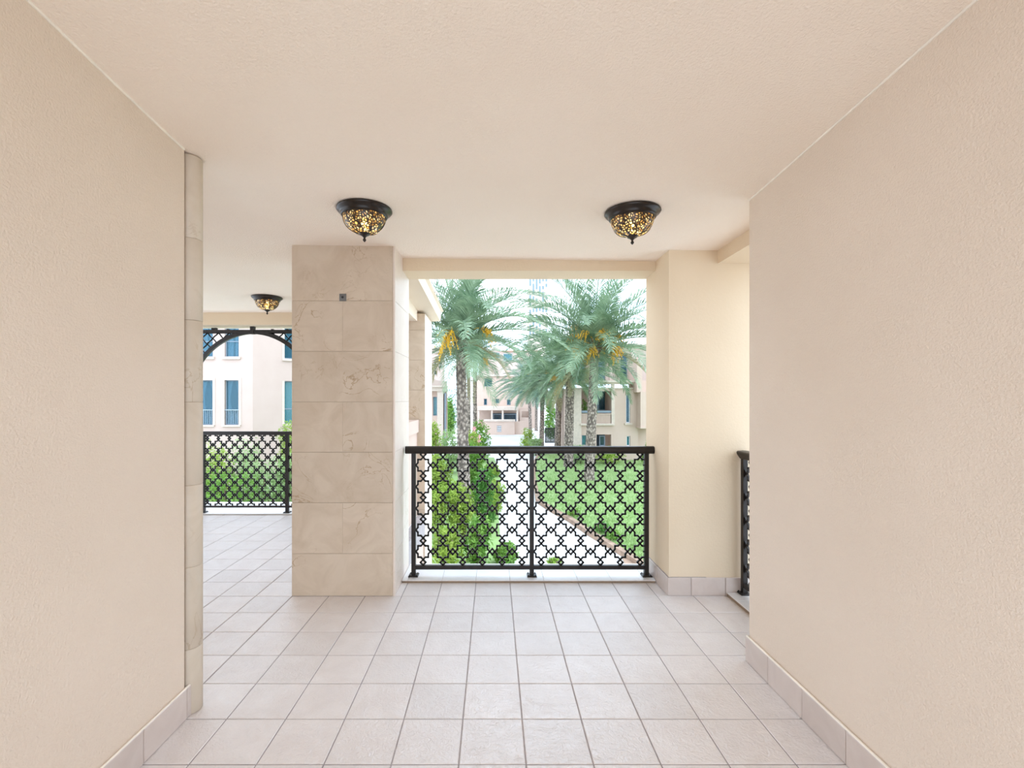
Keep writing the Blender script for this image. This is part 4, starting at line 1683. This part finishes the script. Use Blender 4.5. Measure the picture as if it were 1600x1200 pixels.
m.build('garage_wall', M['outwall'], wh)
h8 = [cell(770, 781, 550.5, 560, Y8), cell(786, 801, 552, 564, Y8)]
m = MB()
holed_wall(m, X_at(748, Y8), X_at(846, Y8), 0, Z_at(549, Y8), Y8, 0.4, h8)
m.build('upper_wall', M['outwall_pale'], wh)
for c in h8:
    window(wh, c[0], c[1], c[2], c[3], Y8, 'glass_teal', 'whiteframe', 0.2, None, 2, False, 0.1)
m = MB()
m.box(X_at(783, Y8), X_at(848, Y8), Y8 - 0.4, Y8 + 2, Z_at(549.5, Y8), Z_at(547.8, Y8))
m.build('roof_edge', M['roof'], wh)
m = MB()
ax, az = X_at(773.5, Y8), Z_at(549, Y8)
m.add([(ax - 0.9, Y8 - 0.2, az), (ax + 0.9, Y8 - 0.2, az), (ax + 0.9, Y8 + 1.6, az), (ax - 0.9, Y8 + 1.6, az), (ax, Y8 + 0.7, az + 1.1)], [(0, 1, 4), (1, 2, 4), (2, 3, 4), (3, 0, 4), (3, 2, 1, 0)])
m.build('roof_finial', M['outtrim'], wh)

gw = thing('garden_wall', 'cream garden wall with a small dark grille, along the far side of the driveway', 'wall', (X_at(780, Y7), Y7, GZ))
gc = [cell(776.5, 783.5, 665, 675, Y7)]
m = MB()
holed_wall(m, X_at(757, Y7), X_at(804, Y7), GZ, Z_at(658.5, Y7), Y7, 0.3, gc)
m.box(X_at(804, Y7), X_at(821, Y7), Y7 + 0.6, Y7 + 0.9, GZ, Z_at(659, Y7))
m.build('wall', M['outwall'], gw)
m = MB()
m.box(X_at(756, Y7), X_at(805, Y7), Y7 - 0.1, Y7 + 0.4, Z_at(658.5, Y7), Z_at(655.5, Y7))
m.build('coping', M['outtrim'], gw)
m = MB()
c = gc[0]
m.box(c[0], c[1], Y7 + 0.2, Y7 + 0.25, c[2], c[3])
m.build('grille_back', M['glass_dark'], gw)
m = MB()
for k in range(4):
    x = c[0] + (c[1] - c[0]) * (k + 0.5) / 4
    m.box(x - 0.03, x + 0.03, Y7 + 0.08, Y7 + 0.14, c[2], c[3])
for k in range(3):
    z = c[2] + (c[3] - c[2]) * (k + 0.5) / 3
    m.box(c[0], c[1], Y7 + 0.07, Y7 + 0.09, z - 0.03, z + 0.03)
m.build('grille', M['whiteframe'], gw)

# small portico on the left
Y9 = 40.0
pt = thing('portico', 'small cream portico with a column and moulded cornice, left behind the terrace corner', 'portico', (0, 0, 0))
m = MB()
holed_wall(m, X_at(650, Y9), X_at(697.5, Y9), GZ, Z_at(605, Y9), Y9 + 0.6, 0.3, [cell(675, 682, 620, 650, Y9)])
m.build('wall', M['outwall'], pt)
c = cell(675, 682, 620, 650, Y9)
window(pt, c[0], c[1], c[2], c[3], Y9 + 0.6, 'glass_teal', 'winframe', 0.15, None, 1, False, 0.06)
m = MB()
m.box(X_at(683, Y9), X_at(692.5, Y9), Y9, Y9 + 0.5, GZ, Z_at(611, Y9))
m.build('column', M['outtrim'], pt)
m = MB()
m.box(X_at(650, Y9), X_at(696.5, Y9), Y9 - 0.1, Y9 + 1.0, Z_at(611, Y9), Z_at(605, Y9))
m.box(X_at(650, Y9), X_at(698.5, Y9), Y9 - 0.3, Y9 + 1.0, Z_at(605, Y9), Z_at(602.5, Y9))
m.build('cornice', M['outtrim'], pt)
m = MB()
prof2 = [(650, 586), (674, 589), (684, 594.5), (697, 595.5), (697, 602.5), (650, 602.5)]
m.prism([(X_at(a, Y9), Y9 - 0.2, Z_at(b_, Y9)) for a, b_ in reversed(prof2)], (0, 1.0, 0))
m.build('gable', M['outwall_pale'], pt)
m = MB()
m.box(X_at(694, Y9), X_at(696.3, Y9), Y9 + 0.1, Y9 + 0.5, GZ, Z_at(614, Y9))
m.build('dark_strip', M['winframe'], pt)  # narrow dark upright strip next to the column

# house with an arched window further left
Y10 = 56.0
th = thing('house', 'far cream house with narrow blue windows, above the small portico', 'house', (0, 0, 0))
h10 = [cell(677.5, 682, 563, 586, Y10), cell(685.5, 691, 559, 576, Y10)]
m = MB()
holed_wall(m, X_at(640, Y10), X_at(694, Y10), GZ, Z_at(545, Y10), Y10, 0.4, h10)
m.build('wall', M['outwall_pale'], th)
for c in h10:
    window(th, c[0], c[1], c[2], c[3], Y10, 'glass_blue', 'whiteframe', 0.2, c[2] + (c[3] - c[2]) * 0.35, 1, False, 0.07)
m = MB()
m.box(X_at(640, Y10), X_at(695, Y10), Y10 - 0.3, Y10 + 2, Z_at(545, Y10), Z_at(542, Y10))
m.build('cornice', M['outtrim'], th)

# distant tower
Y11 = 420.0
tw = thing('tower', 'pale high-rise tower far away between the two tall palm crowns', 'tower', (X_at(841, Y11), Y11, GZ))
m = MB()
x0, x1 = X_at(826, Y11) - X_at(841, Y11), X_at(856, Y11) - X_at(841, Y11)
m.box(x0, x1, 0, 15, 0, 150)
m.build('shaft', M['outtrim'], tw, False, (0, 0, 0))
rt = random.Random(5)
for k in range(6):
    xx = x0 + 1.4 + (x1 - x0 - 2.8) * k / 5
    zz = 60.0
    while zz < 146:
        hh = rt.choice((3, 5, 9))
        m = MB()
        m.box(xx - 0.7, xx + 0.7, -0.3, 0.05, zz, min(148, zz + hh))
        m.build('window', M['glass_blue'], tw, False, (0, 0, 0))
        zz += hh + rt.choice((2, 4, 8))
